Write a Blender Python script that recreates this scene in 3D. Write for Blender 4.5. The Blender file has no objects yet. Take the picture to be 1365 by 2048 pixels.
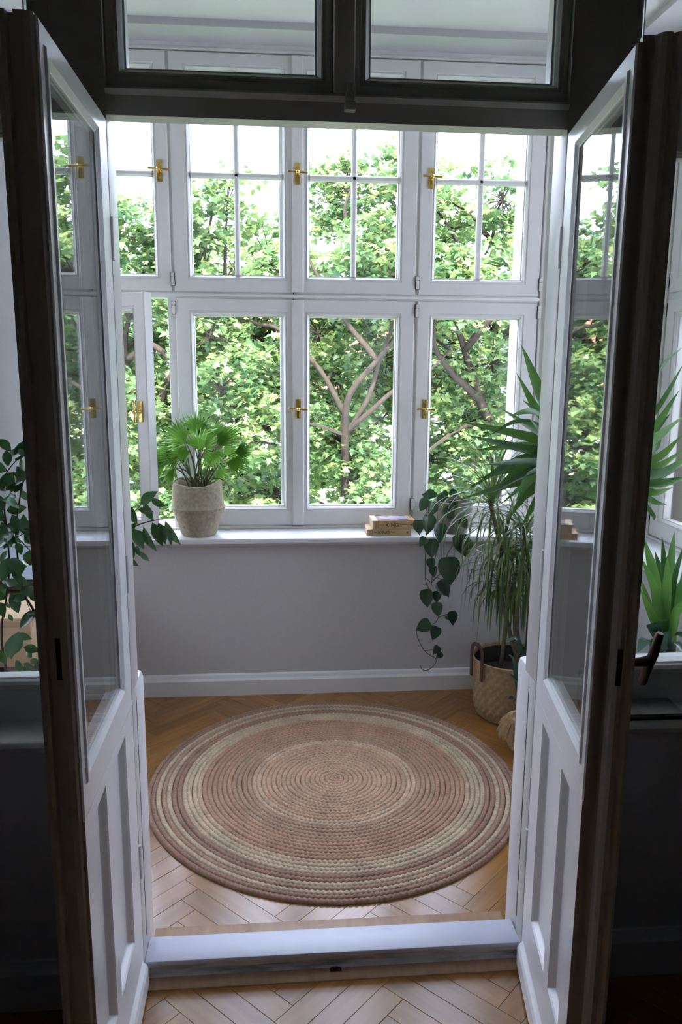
import bpy, bmesh, math, random
import numpy as np
from mathutils import Vector, Matrix
rnd = random.Random(7)
S = bpy.context.scene
C = S.collection
PI = math.pi

# ------------------------------------------------------------------ camera
cam_d = bpy.data.cameras.new('camera'); cam = bpy.data.objects.new('camera', cam_d); C.objects.link(cam)
FPX, PITCH, YAW, ROLL = 1560.58, .1873, .0831, .0077
CAM = Vector((0, -1.8065, 1.587))
def cam_basis():
    c, s = math.cos(YAW), math.sin(YAW); ct, st = math.cos(PITCH), math.sin(PITCH)
    fw, rt, up = Vector((s, c, 0)), Vector((c, -s, 0)), Vector((0, 0, 1))
    f2 = fw*ct - up*st; u2 = up*ct + fw*st
    cr, sr = math.cos(ROLL), math.sin(ROLL)
    return rt*cr + u2*sr, u2*cr - rt*sr, f2
RT, UP, FW = cam_basis()
cam.matrix_world = Matrix(((RT.x, UP.x, -FW.x, CAM.x), (RT.y, UP.y, -FW.y, CAM.y), (RT.z, UP.z, -FW.z, CAM.z), (0, 0, 0, 1)))
cam_d.sensor_fit = 'VERTICAL'; cam_d.sensor_height = 24.0; cam_d.lens = FPX/2048*24.0
cam_d.clip_start = .02; cam_d.clip_end = 300
S.camera = cam
def at(px, py, y):
    """point of the room seen at a photograph pixel, at depth y"""
    d = RT*((px-682.5)/FPX) - UP*((py-1024)/FPX) + FW
    return CAM + d*((y-CAM.y)/d.y)

# ------------------------------------------------------------------ sky, sun, exposure
w = bpy.data.worlds.new('sky'); S.world = w; w.use_nodes = True
bg = w.node_tree.nodes['Background']
bg.inputs[0].default_value = (.70, .755, 1.0, 1); bg.inputs[1].default_value = 13.6
sd = bpy.data.lights.new('sun', 'SUN'); sun = bpy.data.objects.new('sun', sd); C.objects.link(sun)
sd.energy = 27.0; sd.angle = math.radians(.6); sd.color = (1, .95, .84)
sun.rotation_euler = Vector((0, -.62, .78)).to_track_quat('Z', 'Y').to_euler()
sun.location = (0, -10, 14)
S.view_settings.view_transform = 'Standard'; S.view_settings.look = 'None'
S.view_settings.gamma = 1; S.view_settings.use_curve_mapping = False
S.view_settings.exposure = 0.0
cy = S.cycles
cy.use_denoising = True
cy.max_bounces = 10; cy.diffuse_bounces = 6; cy.glossy_bounces = 4; cy.transmission_bounces = 6; cy.transparent_max_bounces = 24
cy.sample_clamp_indirect = 6

# ------------------------------------------------------------------ materials
def mat(name, col, rough=.5, spec=.5, metal=0, coat=0):
    m = bpy.data.materials.new(name); m.use_nodes = True
    b = m.node_tree.nodes['Principled BSDF']
    b.inputs['Base Color'].default_value = (*col, 1); b.inputs['Roughness'].default_value = rough
    b.inputs['Specular IOR Level'].default_value = spec; b.inputs['Metallic'].default_value = metal
    b.inputs['Coat Weight'].default_value = coat
    return m, m.node_tree, b
def N(t, kind, **kw):
    n = t.nodes.new('ShaderNode'+kind)
    for k, v in kw.items():
        if hasattr(n, k): setattr(n, k, v)
        else: n.inputs[k].default_value = v
    return n
def ramp(t, fac, stops):
    r = t.nodes.new('ShaderNodeValToRGB'); e = r.color_ramp.elements
    while len(e) < len(stops): e.new(.5)
    for k, (p, c) in zip(e, stops): k.position = p; k.color = (*c, 1)
    t.links.new(fac, r.inputs[0]); return r.outputs[0]
def noise(t, scale, detail=3, vec=None, rough=.5):
    n = N(t, 'TexNoise', Scale=scale, Detail=detail, Roughness=rough)
    if vec is None:
        g = t.nodes.new('ShaderNodeTexCoord'); vec = g.outputs['Object']
    t.links.new(vec, n.inputs['Vector']); return n.outputs[0]
def bump(t, b, h, strength=.3, dist=.002):
    n = N(t, 'Bump', Strength=strength, Distance=dist); t.links.new(h, n.inputs['Height']); t.links.new(n.outputs[0], b.inputs['Normal'])
def mapped(t, scale, coord='Object'):
    g = t.nodes.new('ShaderNodeTexCoord'); mp = N(t, 'Mapping'); mp.inputs['Scale'].default_value = scale
    t.links.new(g.outputs[coord], mp.inputs[0]); return mp.outputs[0]

M = {}
def paint(name, col, rough, bs=.12, scale=35):
    m, t, b = mat(name, col, rough)
    n = noise(t, scale, 3); t.links.new(ramp(t, n, [(.3, tuple(c*.96 for c in col)), (.7, col)]), b.inputs['Base Color'])
    bump(t, b, noise(t, scale*3, 2), bs, .001); M[name] = m
paint('enamel', (.70, .685, .665), .32, .06, 18)
paint('plaster', (.50, .485, .475), .85, .25, 60)
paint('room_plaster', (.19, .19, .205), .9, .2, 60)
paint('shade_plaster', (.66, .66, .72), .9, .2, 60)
paint('door_enamel', (.90, .89, .90), .3, .06, 18)
paint('sill_paint', (.70, .70, .70), .35, .08, 18)
paint('stucco', (.74, .69, .60), .9, .6, 90)
paint('threshold_paint', (.62, .64, .74), .4, .15, 25)
# worn enamel for the threshold riser
m, t, b = mat('worn_enamel', (.6, .6, .6), .5); n = noise(t, 9, 6, mapped(t, (1, 3, 6)))
t.links.new(ramp(t, n, [(.36, (.34, .33, .31)), (.5, (.60, .60, .59)), (.65, (.70, .70, .70))]), b.inputs['Base Color']); M['worn_enamel'] = m
def wood(name, stops, rough, sx=3, sy=40, rand=True, spec=.5):
    m, t, b = mat(name, stops[1][1], rough, spec)
    v = mapped(t, (sx, sy, sy))
    if rand:
        oi = t.nodes.new('ShaderNodeObjectInfo'); ad = N(t, 'VectorMath', operation='ADD')
        sc = N(t, 'VectorMath', operation='SCALE'); sc.inputs['Scale'].default_value = 37
        cb = t.nodes.new('ShaderNodeCombineXYZ'); t.links.new(oi.outputs['Random'], cb.inputs[0]); t.links.new(oi.outputs['Random'], cb.inputs[1])
        t.links.new(cb.outputs[0], sc.inputs[0]); t.links.new(v, ad.inputs[0]); t.links.new(sc.outputs[0], ad.inputs[1]); v = ad.outputs[0]
    n = noise(t, 1, 5, v, .6)
    col = ramp(t, n, stops)
    if rand:
        hs = N(t, 'HueSaturation'); mr = N(t, 'MapRange'); mr.inputs['To Min'].default_value = .82; mr.inputs['To Max'].default_value = 1.14
        t.links.new(oi.outputs['Random'], mr.inputs[0]); t.links.new(mr.outputs[0], hs.inputs['Value']); t.links.new(col, hs.inputs['Color']); col = hs.outputs[0]
    t.links.new(col, b.inputs['Base Color']); bump(t, b, n, .15, .001); M[name] = m
wood('oak', [(.25, (.19, .080, .016)), (.5, (.26, .120, .028)), (.75, (.33, .165, .045))], .2, 2.5, 38)
wood('oak_strip', [(.25, (.25, .14, .07)), (.5, (.33, .20, .11)), (.75, (.40, .25, .14))], .45, 30, 4, False)
wood('pine', [(.25, (.50, .32, .18)), (.5, (.62, .43, .26)), (.75, (.70, .51, .33))], .5, 3, 22, False)
# brass, bronze, steel
def metal(name, col, rough):
    m, t, b = mat(name, col, rough, .5, 1); n = noise(t, 60, 3)
    t.links.new(ramp(t, n, [(.3, tuple(c*.82 for c in col)), (.7, col)]), b.inputs['Base Color']); M[name] = m
metal('brass', (.72, .50, .16), .25); metal('bronze', (.10, .065, .05), .4); metal('steel', (.42, .42, .43), .4)
M['dark'] = mat('dark_gap', (.02, .018, .016), .9)[0]
M['gloss_black'] = mat('gloss_black', (.012, .013, .02), .12)[0]
M['sky_sheen_lid'] = mat('sky_sheen_lid', (.30, .32, .36), .18)[0]  # blue-grey base colour stands in for sky reflected on the black lid
M['soil'] = None
m, t, b = mat('soil', (.035, .024, .016), .95); n = noise(t, 80, 4); bump(t, b, n, .9, .01); M['soil'] = m
# glass: clear pane with mirror reflection growing towards grazing angles on either face
m = bpy.data.materials.new('glass'); m.use_nodes = True; t = m.node_tree; t.nodes.clear()
o = t.nodes.new('ShaderNodeOutputMaterial'); mix = t.nodes.new('ShaderNodeMixShader'); tr = t.nodes.new('ShaderNodeBsdfTransparent'); gl = t.nodes.new('ShaderNodeBsdfGlossy')
gl.inputs['Roughness'].default_value = 0.0; gl.inputs['Color'].default_value = (.97, .98, 1, 1); tr.inputs['Color'].default_value = (.965, .98, .975, 1)
lw = t.nodes.new('ShaderNodeLayerWeight'); lw.inputs['Blend'].default_value = .5
p5 = N(t, 'Math', operation='POWER'); p5.inputs[1].default_value = 5; t.links.new(lw.outputs['Facing'], p5.inputs[0])
ma = N(t, 'Math', operation='MULTIPLY_ADD'); ma.inputs[1].default_value = .96; ma.inputs[2].default_value = .04; t.links.new(p5.outputs[0], ma.inputs[0])
t.links.new(ma.outputs[0], mix.inputs[0]); t.links.new(tr.outputs[0], mix.inputs[1]); t.links.new(gl.outputs[0], mix.inputs[2]); t.links.new(mix.outputs[0], o.inputs[0]); M['glass'] = m
# leaves
def leafmat(name, stops, rough=.35, trans=.3, tcol=None, scale=14, attr=None, spec=.5):
    m, t, b = mat(name, stops[0][1], rough, spec)
    n = noise(t, scale, 3) if not attr else None
    if attr:
        a = N(t, 'Attribute', attribute_name=attr); fac = a.outputs['Fac']
    else:
        oi = t.nodes.new('ShaderNodeObjectInfo'); mx = N(t, 'Math', operation='MULTIPLY_ADD'); mx.inputs[1].default_value = .5
        t.links.new(n, mx.inputs[0]); hf = N(t, 'Math', operation='MULTIPLY'); hf.inputs[1].default_value = .5
        t.links.new(oi.outputs['Random'], hf.inputs[0]); t.links.new(hf.outputs[0], mx.inputs[2]); fac = mx.outputs[0]
    col = ramp(t, fac, stops); t.links.new(col, b.inputs['Base Color'])
    ts = t.nodes.new('ShaderNodeBsdfTranslucent'); mixs = t.nodes.new('ShaderNodeMixShader'); mixs.inputs[0].default_value = trans
    hs = N(t, 'HueSaturation'); hs.inputs['Value'].default_value = 1.6; hs.inputs['Hue'].default_value = .48; t.links.new(col, hs.inputs['Color']); t.links.new(hs.outputs[0], ts.inputs['Color'])
    out = t.nodes['Material Output']; t.links.new(b.outputs[0], mixs.inputs[1]); t.links.new(ts.outputs[0], mixs.inputs[2]); t.links.new(mixs.outputs[0], out.inputs[0]); M[name] = m
leafmat('maple_leaf', [(0, (.04, .10, .045)), (.5, (.12, .21, .075)), (1, (.30, .36, .13))], .36, .36, attr='tint')
leafmat('yucca_leaf', [(.2, (.022, .065, .024)), (.8, (.065, .165, .032))], .26, .34)
leafmat('bright_leaf', [(.2, (.035, .11, .03)), (.8, (.10, .25, .04))], .32, .3)
leafmat('dracaena_leaf', [(.2, (.03, .065, .02)), (.6, (.075, .14, .03)), (.85, (.18, .21, .05))], .32, .28)
leafmat('fan_leaf', [(.2, (.06, .17, .03)), (.8, (.19, .40, .07))], .32, .45)
leafmat('camellia_leaf', [(.2, (.014, .05, .016)), (.8, (.045, .115, .028))], .22, .2)
leafmat('heart_leaf', [(.2, (.014, .04, .018)), (.8, (.035, .075, .03))], .3, .15)
leafmat('dark_blade', [(.2, (.02, .06, .04)), (.8, (.05, .11, .07))], .22, .12)
def plain(name, col, rough=.8, sc=20):
    m, t, b = mat(name, col, rough); n = noise(t, sc, 4)
    t.links.new(ramp(t, n, [(.3, tuple(c*.65 for c in col)), (.7, tuple(min(1, c*1.2) for c in col))]), b.inputs['Base Color']); bump(t, b, n, .4, .004); M[name] = m
plain('bark', (.034, .023, .014), .9, 6); plain('stem', (.16, .12, .075), .8, 40); plain('green_stem', (.08, .12, .04), .6, 40)
plain('red_leather', (.075, .035, .025), .5, 60); plain('clay', (.20, .19, .145), .9, 25); plain('ceramic', (.5, .5, .5), .4, 12)
plain('grass', (.08, .14, .03), .95, 3); plain('house_wall', (.75, .70, .62), .9, 2); plain('roof_tile', (.50, .12, .07), .8, 4); plain('grey_slat', (.2,.19,.18), .7, 20)
# woven seagrass
def woven(name, c0, c1, sc):
    m, t, b = mat(name, c0, .85); n = noise(t, sc, 4); n2 = noise(t, 9, 3)
    mx = N(t, 'Math', operation='MULTIPLY_ADD'); mx.inputs[1].default_value = .6; t.links.new(n, mx.inputs[0])
    h = N(t, 'Math', operation='MULTIPLY'); h.inputs[1].default_value = .4; t.links.new(n2, h.inputs[0]); t.links.new(h.outputs[0], mx.inputs[2])
    t.links.new(ramp(t, mx.outputs[0], [(.32, c0), (.66, c1)]), b.inputs['Base Color']); bump(t, b, n, .4, .002); M[name] = m
woven('seagrass', (.25, .215, .145), (.44, .39, .28), 70)
woven('straw', (.25, .165, .085), (.44, .31, .18), 55)
woven('raffia', (.40, .27, .15), (.60, .43, .26), 60)
def jute(name, c):
    woven(name, tuple(x*.50 for x in c), tuple(x*1.02 for x in c), 130)
JUTE = dict(brown=(.36, .212, .142), beige=(.58, .445, .30), taupe=(.42, .27, .175), terra=(.46, .27, .175), tan=(.53, .335, .215), pale=(.57, .395, .265))
for k, c in JUTE.items(): jute('jute_'+k, c)
# book paper
M['paper'] = mat('paper', (.68, .56, .38), .8)[0]
M['ink'] = mat('ink', (.03, .022, .02), .6)[0]
M['cover_stripe'] = mat('cover_stripe', (.16, .10, .06), .6)[0]
m, t, b = mat('cover_tan', (.50, .34, .17), .45); n = noise(t, 14, 3); t.links.new(ramp(t, n, [(.3, (.42, .27, .12)), (.7, (.56, .40, .21))]), b.inputs['Base Color']); M['cover_tan'] = m
m, t, b = mat('cover_picture', (.2, .15, .2), .2); v = mapped(t, (9, 14, 9)); n = noise(t, 1, 4, v)
t.links.new(ramp(t, n, [(.3, (.10, .025, .03)), (.48, (.20, .07, .06)), (.56, (.45, .40, .42)), (.7, (.30, .33, .50))]), b.inputs['Base Color']); M['cover_picture'] = m

# ------------------------------------------------------------------ mesh helpers
class MB:
    def __init__(s): s.v = []; s.f = []
    def add(s, vs, fs):
        k = len(s.v); s.v += [tuple(p) for p in vs]; s.f += [tuple(i+k for i in f) for f in fs]; return s
    def box(s, x0, x1, y0, y1, z0, z1, b=0.0, T=None):
        if x0 > x1: x0, x1 = x1, x0
        if y0 > y1: y0, y1 = y1, y0
        if z0 > z1: z0, z1 = z1, z0
        if b <= 0:
            vs = [(x, y, z) for x in (x0, x1) for y in (y0, y1) for z in (z0, z1)]
            fs = [(0, 1, 3, 2), (4, 6, 7, 5), (0, 4, 5, 1), (2, 3, 7, 6), (0, 2, 6, 4), (1, 5, 7, 3)]
        else:
            bm = bmesh.new(); bmesh.ops.create_cube(bm, size=1)
            for q in bm.verts: q.co = Vector(((x0+x1)/2+q.co.x*(x1-x0), (y0+y1)/2+q.co.y*(y1-y0), (z0+z1)/2+q.co.z*(z1-z0)))
            b = min(b, .45*min(x1-x0, y1-y0, z1-z0))
            bmesh.ops.bevel(bm, geom=bm.edges[:], offset=b, segments=2, affect='EDGES', profile=.5)
            bm.verts.index_update(); vs = [tuple(q.co) for q in bm.verts]; fs = [tuple(q.index for q in f.verts) for f in bm.faces]; bm.free()
        if T is not None: vs = [tuple(T @ Vector(p)) for p in vs]
        return s.add(vs, fs)
    def tube(s, pts, rad, n=8, cap=True):
        pts = [Vector(p) for p in pts]
        if not hasattr(rad, '__len__'): rad = [rad]*len(pts)
        vs = []; fs = []; up = None
        for i, p in enumerate(pts):
            d = (pts[min(i+1, len(pts)-1)]-pts[max(i-1, 0)]).normalized()
            if up is None: up = d.orthogonal().normalized()
            up = (up - d*up.dot(d))
            up = up.normalized() if up.length > 1e-5 else d.orthogonal().normalized()
            q = d.cross(up)
            for k in range(n):
                a = 2*PI*k/n; vs.append(p + (up*math.cos(a)+q*math.sin(a))*rad[i])
        for i in range(len(pts)-1):
            for k in range(n): fs.append((i*n+k, i*n+(k+1) % n, (i+1)*n+(k+1) % n, (i+1)*n+k))
        if cap: fs += [tuple(range(n))[::-1], tuple((len(pts)-1)*n+k for k in range(n))]
        return s.add(vs, fs)
    def lathe(s, prof, n=32, c=(0, 0, 0), fn=None):
        vs = []; fs = []
        for i, (r, z) in enumerate(prof):
            for k in range(n):
                a = 2*PI*k/n; rr, zz = (r, z) if fn is None else fn(r, z, a, i)
                vs.append((c[0]+rr*math.cos(a), c[1]+rr*math.sin(a), c[2]+zz))
        for i in range(len(prof)-1):
            for k in range(n): fs.append((i*n+k, i*n+(k+1) % n, (i+1)*n+(k+1) % n, (i+1)*n+k))
        return s.add(vs, fs)
    def rings(s, loops, closed=True):
        """loops of equal length joined one to the next (last joined to first when closed)"""
        n = len(loops[0]); vs = [p for L in loops for p in L]; fs = []; m = len(loops)
        for i in range(m if closed else m-1):
            j = (i+1) % m
            for k in range(n): fs.append((i*n+k, i*n+(k+1) % n, j*n+(k+1) % n, j*n+k))
        return s.add(vs, fs)
    def frame(s, o, i, prof):
        """mitred frame in the xz plane: o, i = outer / inner rect (x0,x1,z0,z1); prof = [('o'|'i', inset/outset, y)]"""
        L = []
        for kind, d, y in prof:
            x0, x1, z0, z1 = (o[0]+d, o[1]-d, o[2]+d, o[3]-d) if kind == 'o' else (i[0]-d, i[1]+d, i[2]-d, i[3]+d)
            L.append([(x0, y, z0), (x1, y, z0), (x1, y, z1), (x0, y, z1)])
        return s.rings(L)
    def prism(s, poly, h0, h1, axis='z'):
        n = len(poly); f = {'z': lambda a, b, h: (a, b, h), 'y': lambda a, b, h: (a, h, b), 'x': lambda a, b, h: (h, a, b)}[axis]
        vs = [f(a, b, h0) for a, b in poly]+[f(a, b, h1) for a, b in poly]
        fs = [tuple(range(n))[::-1], tuple(range(n, 2*n))]+[(k, (k+1) % n, n+(k+1) % n, n+k) for k in range(n)]
        return s.add(vs, fs)
    def mesh(s, name, m, smooth=False):
        me = bpy.data.meshes.new(name); me.from_pydata(s.v, [], s.f)
        bm = bmesh.new(); bm.from_mesh(me); bmesh.ops.recalc_face_normals(bm, faces=bm.faces[:]); bm.to_mesh(me); bm.free()
        if m: me.materials.append(M[m])
        if smooth:
            me.polygons.foreach_set('use_smooth', [True]*len(me.polygons))
            if smooth != 'all': me.set_sharp_from_angle(angle=math.radians(40))
        return me
    def build(s, name, m, parent=None, smooth=False, loc=None):
        o = bpy.data.objects.new(name, s.mesh(name, m, smooth)); C.objects.link(o)
        if parent is not None: o.parent = parent
        if loc is not None: o.location = loc
        return o
def tag(o, label=None, cat=None, group=None, kind=None):
    if label: o['label'] = label
    if cat: o['category'] = cat
    if group: o['group'] = group
    if kind: o['kind'] = kind
    return o
def empty(name, loc=(0, 0, 0), rz=0):
    o = bpy.data.objects.new(name, None); C.objects.link(o); o.location = loc; o.rotation_euler = (0, 0, rz); o.empty_display_size = .05; return o
def struct(name, mb, m, label, cat, smooth=False):
    return tag(mb.build(name, m, None, smooth), label, cat, kind='structure')
def link(mesh, name, parent, loc=(0, 0, 0), rot=(0, 0, 0)):
    o = bpy.data.objects.new(name, mesh); C.objects.link(o); o.parent = parent; o.location = loc; o.rotation_euler = rot; return o
def spline(pts, n=6):
    """Catmull-Rom through points"""
    P = [Vector(p) for p in pts]; P = [P[0]*2-P[1]]+P+[P[-1]*2-P[-2]]; out = []
    for i in range(1, len(P)-2):
        for k in range(n):
            u = k/n; a, b, c, d = P[i-1], P[i], P[i+1], P[i+2]
            out.append(.5*((2*b)+(c-a)*u+(2*a-5*b+4*c-d)*u*u+(3*b-a-3*c+d)*u**3))
    out.append(P[-2]); return out

# ------------------------------------------------------------------ room shell
SILL = .785; CEIL = 3.0; XL, XR, ZL = -.353, .647, 2.10
b = MB(); b.box(-1.35, 1.55, 1.81, 2.28, -.1, .757); b.box(-2.0, -1.135, 1.93, 2.28, .757, CEIL+.2); b.box(1.335, 2.2, 1.93, 2.28, .757, CEIL+.2)
b.box(-2.0, 2.2, 1.81, 2.28, 2.97, CEIL+.2); b.box(-2.0, -1.35, 1.81, 2.28, -.1, .757); b.box(1.55, 2.2, 1.81, 2.28, -.1, .757)
struct('wall_far', b, 'plaster', 'white plaster wall below and around the far row of casement windows', 'wall')
b = MB(); b.box(1.55, 2.0, .1, 1.81, -.1, .757); b.box(1.55, 2.0, .1, .42, .757, CEIL+.2); b.box(1.55, 2.0, .42, 1.81, 2.97, CEIL+.2); b.box(1.86, 2.0, 1.75, 1.93, .757, 2.97)
struct('wall_right', b, 'plaster', 'white plaster wall of the sunroom on the right, with a window recess', 'wall')
b = MB(); b.box(-1.8, -1.35, .1, 1.81, -.1, .757); b.box(-1.8, -1.35, .1, .42, .757, CEIL+.2); b.box(-1.8, -1.35, .42, 1.81, 2.97, CEIL+.2); b.box(-1.8, -1.66, 1.75, 1.93, .757, 2.97)
struct('wall_left', b, 'plaster', 'white plaster wall of the sunroom on the left, behind the leafy plant', 'wall')
b = MB(); b.box(-2.1, 2.3, .05, 2.3, CEIL, CEIL+.25); struct('ceiling', b, 'enamel', 'white ceiling of the sunroom seen through the transom panes', 'ceiling')
# masonry parapet on either side of the doorway (rounded plaster edges)
b = MB(); b.box(-1.5, XL, .05, .172, -.1, .800, .018); struct('wall_near_left', b, 'door_enamel', 'white painted parapet to the left of the doorway, rounded top edge', 'wall', True)
b = MB(); b.box(XR+.004, 1.7, .05, .172, -.1, .812, .018); struct('wall_near_right', b, 'door_enamel', 'white painted parapet to the right of the doorway, rounded top edge', 'wall', True)
# the dark room the photograph is taken from
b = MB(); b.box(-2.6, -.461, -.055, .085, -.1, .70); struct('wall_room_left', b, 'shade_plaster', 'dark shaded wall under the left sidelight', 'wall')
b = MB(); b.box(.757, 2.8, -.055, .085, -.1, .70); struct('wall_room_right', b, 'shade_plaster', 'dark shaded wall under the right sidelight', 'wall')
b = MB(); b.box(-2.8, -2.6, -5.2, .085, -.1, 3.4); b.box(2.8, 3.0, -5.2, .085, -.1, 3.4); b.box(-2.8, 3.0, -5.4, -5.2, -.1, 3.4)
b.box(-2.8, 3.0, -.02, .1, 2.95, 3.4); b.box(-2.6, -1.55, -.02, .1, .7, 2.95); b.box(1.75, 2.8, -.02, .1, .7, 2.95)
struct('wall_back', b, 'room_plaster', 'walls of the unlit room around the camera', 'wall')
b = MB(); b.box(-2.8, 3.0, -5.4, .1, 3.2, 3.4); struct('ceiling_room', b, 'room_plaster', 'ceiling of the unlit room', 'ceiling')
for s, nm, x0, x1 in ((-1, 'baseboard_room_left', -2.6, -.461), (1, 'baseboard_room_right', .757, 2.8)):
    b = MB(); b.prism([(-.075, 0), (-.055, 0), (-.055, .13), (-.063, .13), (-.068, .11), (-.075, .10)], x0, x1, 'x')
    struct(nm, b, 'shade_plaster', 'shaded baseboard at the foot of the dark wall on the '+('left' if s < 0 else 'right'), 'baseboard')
b = MB(); b.prism([(1.81, 0), (1.785, 0), (1.785, .075), (1.795, .085), (1.80, .10), (1.81, .105)], -1.35, 1.55, 'x'); struct('baseboard_far', b, 'enamel', 'white moulded baseboard under the far windows', 'baseboard')
b = MB(); b.prism([(1.55, 0), (1.525, 0), (1.525, .075), (1.535, .085), (1.54, .10), (1.55, .105)], .172, 1.785, 'y'); struct('baseboard_right', b, 'plaster', 'white moulded baseboard along the right wall', 'baseboard')
b = MB(); b.prism([(-1.35, 0), (-1.325, 0), (-1.325, .075), (-1.335, .085), (-1.34, .10), (-1.35, .105)], .172, 1.785, 'y'); struct('baseboard_left', b, 'plaster', 'white moulded baseboard along the left wall', 'baseboard')
# sills: board with a bullnose and a small bed mould under it
def sill(name, poly_fn, a0, a1, axis, label):
    b = MB(); b.prism(poly_fn(0), a0, a1, axis); b.prism(poly_fn(1), a0, a1, axis); return struct(name, b, 'sill_paint', label, 'window sill', True)
def nose(y0, y1, s):
    def f(k):
        if k == 0: return [(y1, SILL-.03), (y0+s*.008, SILL-.03), (y0+s*.002, SILL-.026), (y0, SILL-.015), (y0+s*.002, SILL-.004), (y0+s*.008, SILL), (y1, SILL)]
        return [(y1, SILL-.03), (y0+s*.022, SILL-.03), (y0+s*.030, SILL-.038), (y0+s*.040, SILL-.045), (y1, SILL-.045)]
    return f
sill('trim_sill_far', nose(1.768, 2.06, 1), -1.35, 1.55, 'x', 'long white sill under the far windows')
sill('trim_sill_right', nose(1.508, 1.86, -1) if False else (lambda k: [(q if q != 1.86 else 1.86, z) for q, z in nose(1.508, 1.86, 1)(k)]), .3, 2.0, 'y', 'white sill under the right-hand windows')
sill('trim_sill_left', (lambda k: [(-.2+ -(q-.2) + .2 - .0 if False else (-q+.2), z) for q, z in nose(1.508, 1.86, 1)(k)]), .3, 2.0, 'y', 'white sill under the added, unseen left-hand windows')

# ------------------------------------------------------------------ floor: herringbone oak
fl = tag(MB().box(-2.8, 3.0, -5.4, 2.3, -.12, -.016).build('floor', 'oak_strip'), 'herringbone oak parquet floor of both rooms', 'floor', kind='structure')
PW, PL = .066, 6
ang = math.radians(45)
def plank_mb(L, Wd):
    return MB().box(-L/2+.0004, L/2-.0004, -Wd/2+.0004, Wd/2-.0004, -.015, 0, .0007)
plank_me = plank_mb(PW*PL, PW).mesh('plank', 'oak', False)
rest = MB(); cnt = 0
ca, sa = math.cos(ang), math.sin(ang)
for k in range(-9, 10):
    for i in range(-60, 60):
        for hv in (0, 1):
            if hv == 0: cx, cy_ = i+PL*k+PL/2, i-PL*k+.5
            else: cx, cy_ = i+PL*k+PL+.5, i-PL*k+1-PL/2
            X, Y = (cx*ca-cy_*sa)*PW, (cx*sa+cy_*ca)*PW
            X, Y = X+.03, Y-.012
            r = ang if hv == 0 else ang+PI/2
            if -1.0 < X < 1.35 and -.62 < Y < 1.86:
                o = link(plank_me, 'plank', fl, (X, Y, rnd.uniform(-.0004, .0003)), (0, 0, r+(PI if rnd.random() < .5 else 0))); cnt += 1
            elif -2.3 < X < 2.4 and -2.2 < Y < 2.0:
                T = Matrix.Translation((X, Y, 0)) @ Matrix.Rotation(r, 4, 'Z')
                rest.box(-PW*PL/2+.0005, PW*PL/2-.0005, -PW/2+.0005, PW/2-.0005, -.015, 0, 0, T)
tag(rest.build('plank_field', 'oak', fl), 'parquet planks farther off, under the walls and in the dark', kind='stuff')

# ------------------------------------------------------------------ doorway frame, threshold, sidelights, transoms
fr = tag(empty('trim_door_frame', (0, 0, 0)), 'white timber frame round the double doorway, dark on the shaded side', 'door frame', kind='structure')
def post(x0, x1, nm='post'):
    b = MB(); s = .008
    b.box(x0, x1, 0, .048, -.02, .80, .002); b.box(x0, x1, 0, .085, .80, 2.96, .002)
    b.build(nm, 'enamel', fr, True)
post(-.461, XL); post(XR, .757)
for x, s in ((XL, 1), (XR, -1)): MB().box(x-.006*s, x+.0004*s, .047, .0506, .10, .77).build('plaster_gap', 'dark', fr)
b = MB(); b.prism([(0, ZL), (.05, ZL), (.05, ZL+.012), (.085, ZL+.012), (.085, 2.155), (-.004, 2.155), (-.008, 2.150), (0, 2.14)], XL, XR, 'x'); b.build('lintel', 'enamel', fr)
b = MB(); b.box(.127, .173, -.006, .08, 2.155, 2.96, .004); b.build('mullion', 'enamel', fr, True)
b = MB(); b.box(.150, .174, -.026, -.003, 2.118, 2.136, .003); b.box(.152, .172, -.022, -.003, 2.138, 2.156, .003); b.box(.155, .169, -.012, -.003, 2.156, 2.176, .003)
b.build('bolt_keeper', 'enamel', fr, True)
for x0, x1 in ((-1.56, -.461), (.757, 1.76)):
    b = MB(); b.box(x0, x1, 0, .085, 2.062, 2.19, .003); b.box(x0, x1, -.012, .0, 2.10, 2.15, .004); b.build('side_rail', 'enamel', fr, True)
    b = MB(); b.prism([(0, .70), (.085, .70), (.085, .80), (.05, .815), (.0, .838), (-.006, .832), (-.006, .822), (0, .818)], x0, x1, 'x'); b.build('side_bottom_rail', 'enamel', fr)
    b = MB(); b.box(x0, x0+.05, 0, .085, .70, 2.96, .003); b.build('side_post', 'enamel', fr, True) if x0 < 0 else MB().box(x1-.05, x1, 0, .085, .70, 2.96, .003).build('side_post', 'enamel', fr, True)
# threshold
th = tag(empty('trim_threshold'), 'worn white raised threshold between the two rooms', 'threshold', kind='structure')
b = MB(); b.box(XL, XR, 0.0, .092, .045, .058, .003); b.build('tread', 'threshold_paint', th, True)
b = MB(); b.prism([(.004, -.02), (.092, -.02), (.092, .046), (.004, .046), (.006, .03), (.012, .02), (.012, .01), (-.006, .004), (-.008, -.004)], XL, XR, 'x')
b.build('riser', 'worn_enamel', th)
b = MB(); b.prism([(-.036, -.005), (.0, -.005), (.0, .011), (-.012, .011), (-.024, .008), (-.033, .003)], -.36, .655, 'x'); b.build('quarter_round', 'oak_strip', th, True)
b = MB(); b.box(XL, XR, .092, .188, -.01, .008, .002); b.build('back_strip', 'oak_strip', th, True)
b = MB(); b.prism([(.145+.011*math.cos(a)*1.4, .010+.007*math.sin(a)) for a in np.linspace(0, 2*PI, 17)[:-1]], -.013, -.002, 'y'); b.build('bolt_keeper', 'bronze', th)
b = MB(); b.box(-.2, .1, 0, 0, 0, 0)
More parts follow.
